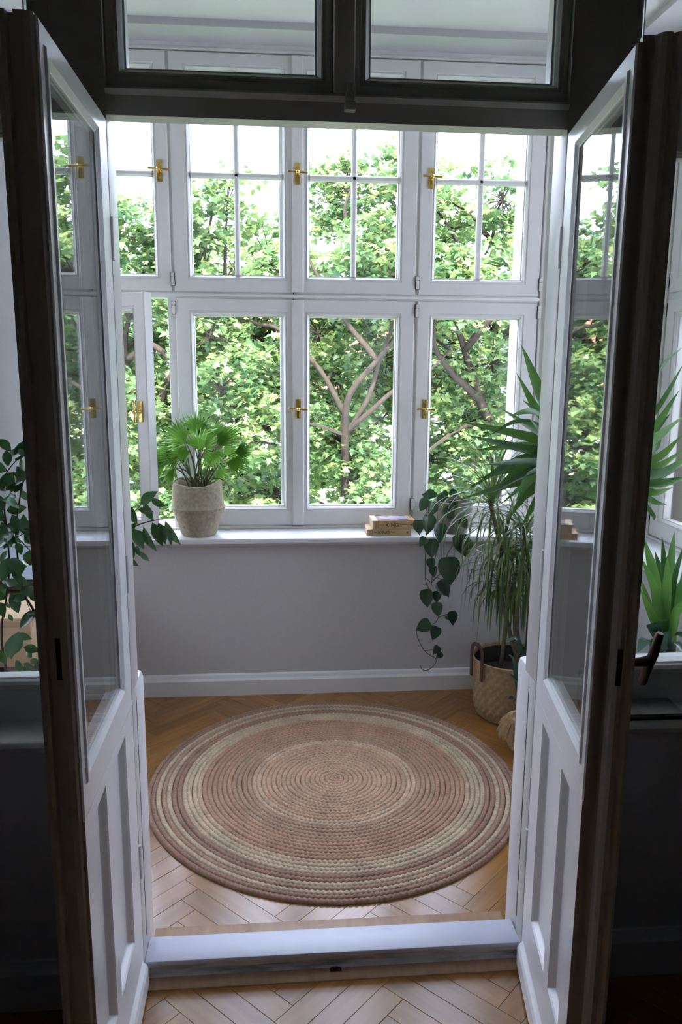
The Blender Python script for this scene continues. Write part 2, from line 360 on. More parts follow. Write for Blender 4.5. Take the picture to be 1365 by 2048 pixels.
# room-side sills under the sidelights
for nm, x0, x1, side in (('trim_room_sill_left', -2.6, -.461, 'left'), ('trim_room_sill_right', .757, 2.8, 'right')):
    b = MB(); b.prism([(0.0, .715), (-.108, .715), (-.116, .719), (-.12, .727), (-.116, .736), (-.108, .74), (0.0, .74)], x0, x1, 'x'); b.prism([(-.055, .70), (-.09, .70), (-.1, .715), (-.055, .715)], x0, x1, 'x')
    struct(nm, b, 'enamel', 'narrow shaded sill under the %s sidelight, in the dark room' % side, 'window sill', True)

PROF = [('o', 0, .052), ('o', 0, .004), ('o', .004, 0), ('i', .024, 0), ('i', .021, .004), ('i', .016, .004), ('i', .013, .001), ('i', .006, .010), ('i', .004, .016), ('i', 0, .018), ('i', 0, .052)]
def pane(b, x0, x1, z0, z1, y=.024, th_=.004): return b.box(x0-.003, x1+.003, y, y+th_, z0-.003, z1+.003)
# transom and sidelight windows of the partition (fixed)
def fixed(num, x0, x1, z0, z1, gx0, gx1, gz0, gz1, label):
    r = tag(empty('window_%d' % num, ((x0+x1)/2, .012, z0)), label, 'window', kind='structure'); ox, oz = (x0+x1)/2, z0
    sash = MB().frame((x0-ox, x1-ox, z0-oz, z1-oz), (gx0-ox, gx1-ox, gz0-oz, gz1-oz), PROF).build('sash', 'enamel', r)
    pane(MB(), gx0-ox, gx1-ox, gz0-oz, gz1-oz).build('pane', 'glass', sash); return r, sash
fixed(9, XL, .127, 2.156, 2.95, -.312, .089, 2.202, 2.87, 'left transom window above the double doors')
fixed(10, .173, XR, 2.156, 2.95, .21, .612, 2.202, 2.87, 'right transom window above the double doors')
fixed(11, -1.51, -.461, 2.19, 2.95, -1.46, -.52, 2.195, 2.87, 'transom window above the left sidelight')
fixed(12, .757, 1.71, 2.19, 2.95, .82, 1.66, 2.195, 2.87, 'transom window above the right sidelight')
fixed(13, -1.51, -.461, .80, 2.062, -1.46, -.50, .838, 2.056, 'fixed sidelight left of the doorway')
fixed(14, .757, 1.71, .80, 2.062, .80, 1.66, .838, 2.056, 'fixed sidelight right of the doorway')

# ------------------------------------------------------------------ casement windows
def handle(parent, x, z, y=0, turned=False):
    b = MB(); hw, hh = .0125, .046
    b.box(x-hw, x+hw, y-.006, y, z-hh, z+hh, .002)
    for dz in (-.028, .028): b.tube([(x, y-.009, z+dz), (x, y-.005, z+dz)], [.003, .0045], 10)
    b.build('handle_plate', 'brass', parent, True)
    b = MB(); b.tube([(x, y-.004, z), (x, y-.018, z), (x, y-.04, z)], [.010, .0065, .006], 12); b.tube([(x, y-.052, z), (x, y-.046, z), (x, y-.036, z), (x, y-.031, z)], [.004, .009, .009, .006], 12)
    e = Vector((.0, 0, 1)) if turned else Vector((1, 0, -.06))
    c = Vector((x, y-.042, z))
    b.tube([c-e*.045, c-e*.044, c-e*.012, c, c+e*.012, c+e*.044, c+e*.045], [.005, .0062, .0045, .0055, .0045, .0062, .005], 10)
    b.build('handle_lever', 'brass', parent, True)
def hinge(parent, x, z, y=0, h=.058):
    b = MB(); b.box(x-.0075, x+.0075, y-.010, y+.006, z-h/2, z+h*.18, .003); b.box(x-.0075, x+.0075, y-.010, y+.006, z+h*.2, z+h/2, .003); b.box(x-.0085, x+.0085, y-.001, y+.0, z-h/2, z+h/2)
    b.build('hinge', 'enamel', parent, True)
    MB().box(x-.0098, x+.0098, y-.0012, y+.002, z-h/2-.001, z+h/2+.001).build('hinge_painted_shadow', 'dark', parent)  # dark backing plate, the shade line round the hinge put in as colour
ZU, ZLo = (1.912, 2.935, 1.991, 2.862), (.802, 1.884, .897, 1.803)
def casement(root, x0, x1, g0, g1, hx, hside, handle_x=None, astragal=None, open_deg=0):
    """hx = hinge x, hside = -1 hinge on the left, +1 on the right (local, seen from the room)"""
    for nm, (z0, z1, q0, q1) in (('upper_sash', ZU), ('lower_sash', ZLo)):
        lower = nm == 'lower_sash'; op = open_deg if lower else 0
        s = MB().frame((x0-hx, x1-hx, z0, z1), (g0-hx, g1-hx, q0, q1), PROF).build(nm, 'enamel', root, False, (hx, 0, 0))
        if op: s.rotation_euler = (0, 0, -math.radians(op))
        if lower: pane(MB(), g0-hx, g1-hx, q0, q1).build('pane', 'glass', s)
        else:
            mx, mz, h = (g0+g1)/2-hx, (q0+q1)/2, .013
            pr = [(-h, .030), (-h, .012), (-.006, .002), (.006, .002), (h, .012), (h, .030)]
            MB().prism([(mx+a, y) for a, y in pr], q0, q1, 'z').build('glazing_bar', 'enamel', s)
            MB().prism([(y, mz+a) for a, y in pr], g0-hx, g1-hx, 'x').build('glazing_bar', 'enamel', s)
            for xa, xb in ((g0-hx, mx-h), (mx+h, g1-hx)):
                for za, zb in ((q0, mz-h), (mz+h, q1)): pane(MB(), xa, xb, za, zb).build('pane', 'glass', s)
        if astragal:
            a0, a1 = astragal
            MB().prism([(a0-hx, 0), (a0-hx, -.008), (a0+.005-hx, -.013), (a1-.005-hx, -.013), (a1-hx, -.008), (a1-hx, 0)], z0+.004, z1-.004, 'z').build('meeting_strip', 'enamel', s)
        if handle_x is not None:
            handle(s, handle_x-hx, 1.375 if lower else 2.435, -.013 if astragal else 0, bool(op))
        for hz in ((z0+.10, z1-.045) if lower else (z0+.055, z1-.12)): hinge(s, hside*.004 if not op else 0, hz, -.001)
WY = 1.985
wf = tag(empty('trim_window_frame_far', (0, WY, 0)), 'white fixed frame holding the four far casement windows', 'window frame', kind='structure')
FP = [('o', 0, .085), ('o', 0, .0), ('i', .012, .0), ('i', .010, -.004), ('i', .002, -.004), ('i', 0, .0), ('i', 0, .085)]
MB().frame((-1.135, 1.335, SILL-.002, 2.972), (-1.07, 1.268, .797, 2.94), FP).build('outer_frame', 'enamel', wf)
MB().box(-1.075, 1.27, .006, .085, 1.884, 1.912, .002).build('transom_bar', 'enamel', wf, True)
MB().box(-1.07, 1.268, -.004, .004, 1.8905, 1.905, .002).build('transom_bead', 'enamel', wf, True)
for x in (-.471, .6675):
    MB().box(x-.03, x+.03, .010, .17, .79, 2.95, .003).build('mullion', 'enamel', wf, True)
MB().box(.02, .13, .06, .16, .79, 2.95, .003).build('mullion', 'enamel', wf, True)
MB().box(-1.135, 1.335, .085, .17, .74, .80).build('outer_sill', 'enamel', wf)
for x in (.085,):
    for z in (1.8835, 1.912):
        MB().box(x-.004, x+.001, -.002, .004, z-.003, z+.003).build('latch_hole', 'dark', wf)
specs = [(1, -1.065, -.478, -.967, -.553, -1.06, -1, -.517, None, 31, 'leftmost far casement window, its lower sash standing open'),
         (2, -.465, .088, -.380, .032, -.468, -1, None, None, 0, 'far casement window behind the potted fan palm'),
         (3, .092, .661, .161, .572, .6675, 1, .104, (.078, .132), 0, 'far casement window above the two stacked books'),
         (4, .674, 1.262, .754, 1.172, 1.264, 1, .722, None, 0, 'rightmost far casement window, behind the yucca leaves')]
for num, x0, x1, g0, g1, hx, hs, hdl, ast, op, lab in specs:
    r = tag(empty('window_%d' % num, (0, WY, 0)), lab, 'window', kind='structure')
    casement(r, x0, x1, g0, g1, hx, hs, hdl, ast, op)
# exterior masonry reveal
b = MB(); b.box(-1.4, -1.06, 2.12, 2.28, .5, 2.97); b.box(1.215, 1.5, 2.12, 2.28, .5, 2.97); b.box(-1.06, 1.22, 2.14, 2.34, .6, .77); b.box(-1.06, 1.22, 2.12, 2.28, 2.93, 3.0)
struct('wall_outer_reveal', b, 'stucco', 'cream stucco reveal outside the far windows', 'wall')
b = MB(); b.box(1.90, 2.25, 1.50, 1.95, .5, 2.97); b.box(1.90, 2.25, .3, .50, .5, 2.97); b.box(1.90, 2.3, .3, 1.9, .55, .77); struct('wall_outer_reveal_right', b, 'stucco', 'cream stucco reveal outside the right-hand windows', 'wall')
b = MB(); b.box(-2.05, -1.70, 1.50, 1.95, .5, 2.97); b.box(-2.05, -1.70, .3, .50, .5, 2.97); b.box(-2.1, -1.70, .3, 1.9, .55, .77); struct('wall_outer_reveal_left', b, 'stucco', 'cream stucco reveal outside the added, unseen left-hand windows', 'wall')
# side windows (two casements each); left pair unseen, added to let in light
for side, X, rz, n0 in (('right', 1.765, -PI/2, 5), ('left', -1.565, PI/2, 7)):
    f = tag(empty('trim_window_frame_'+side, (X, 1.085, 0), rz), 'white fixed frame of the %s-hand windows' % side, 'window frame', kind='structure')
    MB().frame((-.665, .665, SILL-.002, 2.972), (-.62, .62, .797, 2.94), FP).build('outer_frame', 'enamel', f)
    MB().box(-.63, .63, .006, .085, 1.884, 1.912, .002).build('transom_bar', 'enamel', f, True)
    MB().box(-.05, .05, .06, .16, .79, 2.95, .003).build('mullion', 'enamel', f, True)
    far_left = side == 'right'
    r = tag(empty('window_%d' % n0, (X, 1.085, 0), rz), '%s-hand casement window nearer the far wall' % side, 'window', kind='structure')
    r2 = tag(empty('window_%d' % (n0+1), (X, 1.085, 0), rz), '%s-hand casement window nearer the doorway' % side, 'window', kind='structure')
    A, B_ = (r, r2) if far_left else (r2, r)
    casement(A, -.612, -.004, -.52, -.06, -.617, -1)
    casement(B_, .0, .612, .07, .52, .617, 1, .02, (-.018, .04))

# ------------------------------------------------------------------ double doors
def door(num, hx, ang_deg, sgn, label):
    """local x = from hinge to free edge, local y = away from the doorway opening (thickness), z up"""
    a = math.radians(ang_deg)
    r = tag(empty('door_%d' % num, (hx, -.004, 0)), label, 'door', kind='structure')
    d = Vector((math.cos(a), -math.sin(a), 0)); nrm = Vector((-math.sin(a), -math.cos(a), 0))*1.0
    # thickness points away from the opening: left door to -x, right door to +x
    th_dir = nrm if sgn < 0 else -nrm
    R = Matrix(((d.x, th_dir.x, 0), (d.y, th_dir.y, 0), (0, 0, 1)))
    def T(mb):
        mb.v = [tuple(R @ Vector(p)) for p in mb.v]; return mb
    Wd, T_, Z0, Z1 = .497, .042, .012, 2.092
    g = (.108, .447, .862, 2.035)
    DP = [('o', 0, T_), ('o', 0, .003), ('o', .003, 0), ('i', .026, 0), ('i', .023, -.004), ('i', .012, -.0035), ('i', .003, .003), ('i', 0, .004), ('i', 0, .012), ('i', -.002, .014), ('i', .012, .030), ('i', .014, T_)]
    # stiles and rails: upper glazed frame + lower panelled part
    fr_o = (0.002, Wd, .775, Z1)
    T(MB().frame(fr_o, g, DP)).build('glazed_frame', 'door_enamel', r)
    pn = T(pane(MB(), g[0], g[1], g[2], g[3], .006, .004)).build('pane', 'glass', r)
    b = MB(); x_edges = (.002, .104, .270, .318, .430, Wd)
    zb, zt = .205, .745
    b.box(x_edges[0], x_edges[1], 0, T_, Z0, .776); b.box(x_edges[2], x_edges[3], 0, T_, zb, zt); b.box(x_edges[4], x_edges[5], 0, T_, Z0, .776)
    b.box(x_edges[1], x_edges[4], 0, T_, Z0, zb); b.box(x_edges[1], x_edges[4], 0, T_, zt, .776)
    T(b).build('stiles', 'door_enamel', r)
    for x0, x1 in ((x_edges[1], x_edges[2]), (x_edges[3], x_edges[4])):
        b = MB(); o_, i_ = (x0, x1, zb, zt), (x0+.014, x1-.014, zb+.014, zt-.014)
        b.frame(o_, i_, [('o', -.002, .03), ('o', 0, .0005), ('o', .003, .004), ('o', .006, .003), ('i', .002, .014), ('i', 0, .016), ('i', -.002, .03)])
        T(b).build('panel_moulding', 'door_enamel', r)
        T(MB().box(x0, x1, .016, .034, zb, zt)).build('panel', 'door_enamel', r)
    # kick board
    b = MB(); b.prism([(0, Z0), (-.014, Z0), (-.014, .062), (-.010, .072), (-.003, .078), (0, .082)], .02, Wd-.004, 'x'); T(b).build('kick_board', 'door_enamel', r)
    # moulded free edge
    b = MB()
    if sgn < 0:
        b.prism([(Wd-.02, .006), (Wd, .006), (Wd+.004, .010), (Wd+.006, .020), (Wd+.006, .034), (Wd-.006, .036), (Wd-.006, .044), (Wd+.006, .046), (Wd+.008, .052), (Wd+.006, .060), (Wd-.01, .064), (Wd-.02, .060)], Z0, Z1+.004, 'z')
    else:
        b.prism([(Wd-.02, .010), (Wd, .010), (Wd, .026), (Wd-.002, .028), (Wd+.004, .033), (Wd+.010, .036), (Wd+.014, .044), (Wd+.012, .052), (Wd+.006, .056), (Wd+.010, .060), (Wd+.014, .066), (Wd+.010, .073), (Wd, .076), (Wd-.03, .076), (Wd-.03, .045), (Wd-.02, .045)], Z0, Z1+.010, 'z')
    T(b).build('meeting_edge', 'door_enamel', r, False)
    if sgn < 0:
        T(MB().box(Wd+.0055, Wd+.0075, .022, .030, 1.05, 1.125)).build('lock_slot', 'dark', r)
    else:
        T(MB().box(Wd+.012, Wd+.0146, .040, .050, 1.015, 1.085, .001)).build('lock_plate', 'bronze', r)
        for z in (1.02, 1.08): T(MB().box(Wd+.0142, Wd+.0155, .042, .048, z-.004, z+.004)).build('lock_screw', 'dark', r)
        b = MB(); u, z = .452, 1.045
        b.tube([(u, .044, z), (u, .052, z)], [.022, .018], 20)
        T(b).build('handle_rosette', 'bronze', r, True)
        b = MB(); b.tube(spline([(u, .050, z+.004), (u, .068, z-.002), (u, .09, z-.006), (u, .118, z-.002)], 4), [.011, .010, .0095, .009, .0085, .008, .008, .008, .008, .0085, .009, .010, .011], 12)
        b.tube([(u+.014, .128, z+.058), (u+.013, .127, z+.054), (u+.003, .122, z+.01), (u-.004, .118, z-.01), (u-.012, .112, z-.05), (u-.013, .111, z-.053)], [.006, .008, .0095, .0095, .008, .006], 12)
        T(b).build('handle_lever', 'bronze', r, True)
    for z in (.35, 1.1, 1.85):
        T(MB().tube([(-.002, .0, z-.045), (-.002, .0, z+.045)], .006, 10)).build('hinge_pin', 'door_enamel', r, True)
    return r
door(1, XL, 89.5, -1, 'left glazed door leaf, open towards the dark room, with a lock slot')
door(2, XR, 98.5, 1, 'right glazed door leaf with a bronze handle, open towards the dark room')

# ------------------------------------------------------------------ braided jute rug
RC, RR, NR = (.211, .963), .708, 38
rug = tag(empty('braided_rug', (RC[0], RC[1], .001)), 'large round braided jute rug in brown and beige rings on the parquet', 'rug')
def ring_col(k):   # k counted from the rim
    if k in (0, 1): return 'brown'
    if k in (2, 4, 7, 8, 9): return 'beige'
    if k in (3,): return 'taupe'
    if k in (5, 6): return 'brown'
    if k == 10: return 'pale'
    if k in (11, 12, 13, 14, 15, 16): return 'terra'
    if k in (17, 18, 19, 20): return 'taupe'
    if k in (21, 22): return 'pale'
    return 'tan'
rw = RR/NR
for k in range(NR):
    r = RR-(k+.5)*rw; nb = max(5, round(2*PI*r/.0175)); nseg = nb*4; b = MB(); vs = []; fs = []
    prof = [(-1.02, 0), (-.92, .55), (-.5, .92), (0, .86), (.5, .92), (.92, .55), (1.02, 0)]
    wob = rnd.uniform(0, 6.28)
    for i in range(nseg):
        a = 2*PI*i/nseg
        rj = r+.0012*math.sin(a*5+wob)
        for (u, h) in prof:
            ph = 2*PI*i/4*1.0 + abs(u)*2.4*(1 if k % 2 else -1)
            q = math.cos(ph)
            hh = .0135*h*(.83+.17*q); rr = rj+u*rw*.5*(1+.05*q)
            vs.append((rr*math.cos(a), rr*math.sin(a), hh))
    n = len(prof)
    for i in range(nseg):
        j = (i+1) % nseg
        for q in range(n-1): fs.append((i*n+q, i*n+q+1, j*n+q+1, j*n+q))
    b.add(vs, fs); b.build('braid_ring', 'jute_'+ring_col(k), rug, 'all')

# ------------------------------------------------------------------ leaves
def frame_from(d, nrm):
    d = d.normalized(); n = nrm-d*nrm.dot(d); n = n.normalized() if n.length > 1e-4 else d.orthogonal().normalized()
    return d, n, n.cross(d)
def blade(pts, width, nrm, fold=.25, shape=None, taper=None):
    """long leaf: creased strip along pts"""
    b = MB(); vs = []; fs = []; n = len(pts); pts = [Vector(p) for p in pts]
    for i, p in enumerate(pts):
        d = pts[min(i+1, n-1)]-pts[max(i-1, 0)]; d, nn, s = frame_from(d, Vector(nrm)); u = i/(n-1)
        wv = width*.5*(shape(u) if shape else (min(1, .45+u*2.2) if u < .3 else (1-((u-.3)/.7)**2.2)))
        wv = max(wv, .0004)
        vs += [p-s*wv+nn*wv*fold, p, p+s*wv+nn*wv*fold]
    for i in range(n-1):
        a = i*3; fs += [(a, a+1, a+4, a+3), (a+1, a+2, a+5, a+4)]
    return b.add(vs, fs)
def oval_leaf(base, tip, nrm, wr=.5, fold=.3, curl=.12, outline=None):
    base, tip = Vector(base), Vector(tip); L = (tip-base).length; d, nn, s = frame_from(tip-base, Vector(nrm))
    prof = outline or [(0, .02), (.08, .30), (.22, .78), (.42, 1.0), (.62, .90), (.80, .55), (.92, .22), (1, .02)]
    vs = []; fs = []
    for u, ww in prof:
        wv = ww*wr*L*.5; p = base+d*(u*L)+nn*(curl*L*(u-u*u)*1.5)
        vs += [p-s*wv+nn*wv*fold, p, p+s*wv+nn*wv*fold]
    for i in range(len(prof)-1):
        a = i*3; fs += [(a, a+1, a+4, a+3), (a+1, a+2, a+5, a+4)]
    return MB().add(vs, fs)
def arch(p0, az, el, L, droop, n=9):
    p = Vector(p0); out = [p.copy()]; e = el
    for i in range(n-1):
        out.append(out[-1]+Vector((math.cos(az)*math.cos(e), math.sin(az)*math.cos(e), math.sin(e)))*(L/(n-1)))
        e = max(e-droop/(n-1)*(1+i*.25), -1.5)
    return out
def rel(pts, o): return [Vector(p)-Vector(o) for p in pts]
TOCAM = lambda p: (CAM-Vector(p)).normalized()

# ------------------------------------------------------------------ belly basket with the fan palm, on the far sill
pc = Vector((-.372, 1.868, SILL))
bk = tag(empty('belly_basket', pc), 'folded pale seagrass basket on the sill, holding the fan palm', 'basket')
def wob(r, z, a, i):
    t = max(0, (z-.17)/.09); dz = .012*t*math.cos(2*a+.6)+.006*t*math.cos(3*a)
    return r*(1+.018*math.sin(3*a+z*20)), z+dz
prof = [(.0, .0), (.082, .0), (.088, .006), (.100, .045), (.116, .09), (.127, .122), (.134, .130), (.136, .137), (.130, .143), (.126, .165), (.124, .20), (.122, .235), (.121, .252), (.117, .254), (.115, .245), (.116, .20), (.0, .195)]
prof = [(r*.93, z) for r, z in prof]
body = MB()
# woven relief: many segments with alternating stitch bumps
pp = []
for i in range(len(prof)-1):
    (r0, z0), (r1, z1) = prof[i], prof[i+1]; m = max(1, int(math.hypot(r1-r0, z1-z0)/.0075))
    if i < 1 or i > 12: m = 1
    for q in range(m): pp.append((r0+(r1-r0)*q/m, z0+(z1-z0)*q/m))
pp.append(prof[-1])
def weave(r, z, a, i):
    rr, zz = wob(r, z, a, i); st = .0022*math.cos(a*36+i*PI) if .01 < z < .25 and r > .07 else 0
    return rr+st, zz
body.lathe(pp, 108, (0, 0, 0), weave); body.build('woven_body', 'seagrass', bk, True)
MB().lathe([(0, .196), (.105, .197), (.1065, .190)], 32).build('soil', 'soil', bk)
palm = tag(empty('fan_palm', pc+Vector((0, 0, .197))), 'small bright green fan palm growing from the belly basket on the sill', 'plant')
def fan(hub, d, nrm, R, spread, pleat=.075, k=12, droop=.18):
    hub = Vector(hub); d, nn, s = frame_from(Vector(d), Vector(nrm)); vs = [hub]; fs = []
    def pt(a, rr, h):
        q = d*math.cos(a)+s*math.sin(a); return hub+q*(rr*R)+nn*(h*R - droop*R*rr*rr)
    for i in range(k+1): vs.append(pt(-spread+2*spread*i/k, .50, -pleat*.6))
    for i in range(k):
        a = -spread+2*spread*(i+.5)/k; ln = 1-.18*abs(a/spread)+rnd.uniform(-.05, .05)
        vs.append(pt(a, .46, pleat)); vs.append(pt(a+rnd.uniform(-.03, .03), ln, rnd.uniform(-.16, .0)))
    for i in range(k):
        v0, v1, rg, tp = 1+i, 2+i, k+2+2*i, k+3+2*i
        fs += [(0, v0, rg), (0, rg, v1), (v0, tp, rg), (rg, tp, v1)]
    return MB().add(vs, fs)
# (hub px, hub py, direction dx, dy in the picture, depth offset, radius, spread)
fr_list = [(392, 862, .1, -1, -.02, .095, 1.35), (436, 892, .55, -.8, -.05, .115, .95), (452, 925, 1, .1, -.03, .115, .8), (344, 920, -1, .0, -.03, .115, .75),
           (380, 905, -.9, -.1, -.09, .10, 1.2), (366, 872, -.5, -.7, .03, .10, 1.3), (410, 880, .15, -.9, .04, .10, 1.2), (356, 892, -.8, -.5, .02, .095, 1.3),
           (420, 905, .4, .5, -.10, .085, 1.2), (352, 935, -.5, .55, -.06, .085, .9), (448, 905, .8, -.35, .03, .10, 1.2), (398, 900, 0, -.6, -.10, .10, 1.1),
           (382, 868, -.3, -.9, .06, .10, 1.3), (426, 872, .4, -.9, .06, .09, 1.3), (340, 905, -.9, -.3, .05, .085, 1.2), (462, 915, 1, -.1, .06, .09, 1.1), (432, 940, .7, .5, .02, .075, 1.0), (372, 885, -.6, -.6, -.10, .10, 1.2), (410, 900, .2, -.3, -.12, .095, 1.3), (398, 872, 0, -.9, .02, .105, 1.3), (356, 912, -.8, .2, -.09, .09, 1.1), (440, 880, .7, -.6, .05, .105, 1.2), (330, 932, -.9, .25, -.02, .08, .9), (470, 905, .9, -.3, .0, .085, .9)]
for px, py, dx, dy, dp, R, sp in fr_list:
    hub = at(px, py, pc.y+dp); d = RT*dx-UP*dy+Vector((0, dp*3-.1, 0)); nrm = TOCAM(hub)*.75+Vector((0, 0, .8))+Vector((rnd.uniform(-.3, .3), 0, 0))
    o0 = pc+Vector((0, 0, .197)); b0 = Vector((rnd.uniform(-.03, .03), rnd.uniform(-.03, .02), -.003)); h = hub-o0
    nrm = nrm+Vector((rnd.uniform(-.7, .7), 0, rnd.uniform(-.4, .5))); mid = b0*.45+h*.55+Vector((0, 0, .035))
    st = MB().tube(spline([b0, mid, h], 5), [.0035]*8+[.002]*3, 6).build('stem', 'green_stem', palm, 'all')
    fan(h, d, nrm, R*1.12, sp).build('frond', 'fan_leaf', st)
for a in (-.5, .4, 2.4):   # dry stalks hanging over the rim
    o = Vector((.0, 0, 0)); MB().tube(spline([o, Vector((math.cos(a)*.09, -.02, .075)), Vector((math.cos(a)*.15, -.03, .055)), Vector((math.cos(a)*.18, -.03, .01))], 5), .0015, 5).build('stem', 'stem', palm, 'all')

# ------------------------------------------------------------------ two paperbacks on the sill
def text_mesh(txt, size, name):
    cu = bpy.data.curves.new(name, 'FONT'); cu.body = txt; cu.size = size; cu.extrude = .0002; cu.align_x = 'LEFT'; cu.resolution_u = 3
    tmp = bpy.data.objects.new('tmp', cu); C.objects.link(tmp); dg = bpy.context.evaluated_depsgraph_get()
    me = bpy.data.meshes.new_from_object(tmp.evaluated_get(dg)); bpy.data.objects.remove(tmp); me.name = name; me.materials.clear(); me.materials.append(M['ink']); return me
def book(loc, rz, L, D, H, label, tsize, tx, tail):
    r = tag(empty('paperback', loc, rz), label, 'book', 'paperbacks stacked on the sill')
    b = MB(); b.box(-L/2, L/2, 0, .0012, 0, H, .0004); b.box(-L/2, L/2, 0, D, 0, .0012, .0003); b.box(-L/2, L/2, 0, D, H-.0012, H, .0003); b.build('cover', 'cover_tan', r)
    MB().box(-L/2+.002, L/2-.002, .001, D-.003, .0011, H-.0011).build('pages', 'paper', r)
    # spine print
    b = MB()
    for x in (-L/2+.012, -L/2+.017, -L/2+.026): MB().box(x, x+.0022, -.0003, .0002, .001, H-.001).build('spine_stripe', 'cover_stripe', r)
    n0 = -L/2+.034
    for a0, a1, z0, z1 in ((n0, tx-.004, H*.46, H*.46+.0012), (n0, tx-.004, H*.53, H*.53+.0012), (tx+tsize*2.55, tx+tsize*2.55+tail, H*.48, H*.48+.0022), (L/2-.022, L/2-.012, H*.40, H*.40+.008)):
        MB().box(a0, a1, -.0003, .0002, z0, z1).build('spine_print', 'cover_stripe', r)
    o = link(text_mesh('KING', tsize, 'spine_title'), 'spine_title', r, (tx, -.0004, H/2-tsize*.34), (PI/2, 0, 0))
    b = MB(); b.box(-L/2+.026, L/2-.030, .004, D-.003, H-.0002, H+.0004); b.build('cover_picture', 'cover_picture', r)
    for x in (L/2-.026, L/2-.014): MB().box(x, x+.003, .002, D-.002, H-.0002, H+.0003).build('cover_stripe', 'cover_stripe', r)
    return r
pl = at(778, 1071, 1.80); pl.z = SILL
book((pl.x, 1.80, SILL), -.035, .212, .135, .030, 'lower tan paperback of the two on the sill, shifted to the left', .024, -.052, .020)
book((pl.x+.024, 1.803, SILL+.0305), .01, .205, .135, .041, 'upper thick tan paperback with a dark cover picture, lying on the other', .027, -.040, .055)

# ------------------------------------------------------------------ heart-leaf plant trailing from a squat pot at the right end of the far sill
qc = Vector((.853, 1.872, SILL))
pot = tag(empty('plant_pot', qc), 'squat grey-beige pot on the right end of the far sill', 'pot')
MB().lathe([(0, 0), (.066, 0), (.072, .006), (.086, .06), (.094, .12), (.095, .155), (.090, .158), (.088, .150), (.086, .13), (0, .128)], 40).build('body', 'clay', pot, True)
MB().lathe([(0, .130), (.087, .131)], 24).build('soil', 'soil', pot)
hp = tag(empty('heart_leaf_plant', qc+Vector((0, 0, .13))), 'dark heart-leaved vine trailing down the wall from the squat pot', 'plant')
ho = qc+Vector((0, 0, .13))
c7 = lambda x, y, yy: at(700+x/3.4125, 950+y/3.4125, yy)
VY = 1.725
for vpts in ([(640, 150, 1.86), (602, 200, 1.79), (605, 400, 1.735), (603, 490, VY), (578, 580, VY), (560, 720, VY), (550, 870, VY), (600, 925, VY), (600, 985, VY), (540, 1040, VY), (455, 1065, VY), (510, 1200, VY), (592, 1260, VY), (545, 1325, VY), (500, 1330, VY), (480, 1300, VY)],
             [(620, 160, 1.86), (530, 200, 1.78), (520, 420, 1.735), (515, 700, VY), (540, 775, VY), (525, 800, VY)],
             [(556, 738, VY), (600, 690, VY), (650, 640, VY), (668, 540, VY), (720, 460, 1.735), (760, 400, 1.74), (730, 260, 1.79), (690, 170, 1.86)],
             [(602, 975, VY), (650, 955, VY-.01), (692, 945, VY-.02)], [(556, 735, VY), (590, 700, VY-.02), (632, 720, VY-.02), (635, 745, VY-.02)], [(515, 700, VY), (556, 735, VY)],
             [(510, 1200, VY), (575, 1190, VY), (600, 1175, VY)], [(540, 1040, VY), (560, 1065, VY), (588, 1050, VY)]):
    MB().tube(spline(rel([c7(*p) for p in vpts], ho), 4), .0022, 5).build('vine', 'stem', hp, 'all')
HEART = [(0, .03), (-.10, .34), (-.13, .55), (-.06, .80), (.10, .98), (.28, 1.0), (.48, .86), (.68, .58), (.86, .22), (.94, .08), (1, .01)]
for bx, by, tx, ty, yy in [(520, 172, 478, 250, 1.74), (565, 195, 535, 290, 1.73), (535, 285, 525, 415, 1.72), (610, 345, 615, 468, 1.72), (470, 320, 476, 412, 1.73), (515, 435, 475, 490, 1.71), (550, 450, 560, 572, 1.71), (552, 578, 560, 650, VY), (570, 632, 578, 702, VY),
                           (675, 582, 690, 755, VY), (612, 738, 678, 836, VY), (515, 795, 532, 908, VY), (590, 800, 594, 876, VY), (598, 880, 605, 972, VY), (694, 940, 705, 1030, VY-.02), (660, 965, 682, 992, VY-.01), (538, 1012, 448, 1062, VY), (592, 1045, 563, 1132, VY), (602, 1175, 568, 1226, VY), (625, 1218, 588, 1252, VY),
                           (760, 425, 792, 562, 1.73), (800, 455, 806, 560, 1.73), (735, 420, 770, 520, 1.74), (530, 130, 610, 140, 1.80), (690, 115, 745, 150, 1.83), (680, 220, 684, 312, 1.76), (640, 140, 590, 190, 1.80), (700, 180, 745, 235, 1.78), (640, 115, 670, 160, 1.86), (760, 300, 800, 370, 1.76), (545, 150, 490, 130, 1.79)]:
    a, t_ = c7(bx, by, yy-rnd.uniform(0, .012)), c7(tx, ty, yy-rnd.uniform(.012, .03)); nrm = Vector((rnd.uniform(-.5, .5), -1, rnd.uniform(-.1, .5)))
    oval_leaf(a-ho, t_-ho, nrm, .86, rnd.uniform(.1, .45), .08, HEART).build('leaf', 'heart_leaf', hp, 'all')

# ------------------------------------------------------------------ large straw basket with leather handles and the dracaena
gc = Vector((1.075, 1.52, 0))
gb = tag(empty('straw_basket', gc), 'large woven straw basket with dark leather handles on the floor', 'basket')
prof = [(0, .002), (.150, .0), (.158, .006), (.170, .05), (.176, .12), (.180, .20), (.183, .268), (.186, .275), (.182, .279), (.177, .274), (.174, .14), (0, .13)]
pp = []
for i in range(len(prof)-1):
    (r0, z0), (r1, z1) = prof[i], prof[i+1]; m = max(1, int(math.hypot(r1-r0, z1-z0)/.011)) if 1 <= i <= 5 else 1
    for q in range(m): pp.append((r0+(r1-r0)*q/m, z0+(z1-z0)*q/m))
pp.append(prof[-1])
MB().lathe(pp, 132, (0, 0, 0), lambda r, z, a, i: (r+(.0042*math.cos(a*33+(i//2)*PI) if .01 < z < .265 and r > .14 else 0)+.004*math.sin(2*a), z)).build('woven_body', 'straw', gb, True)
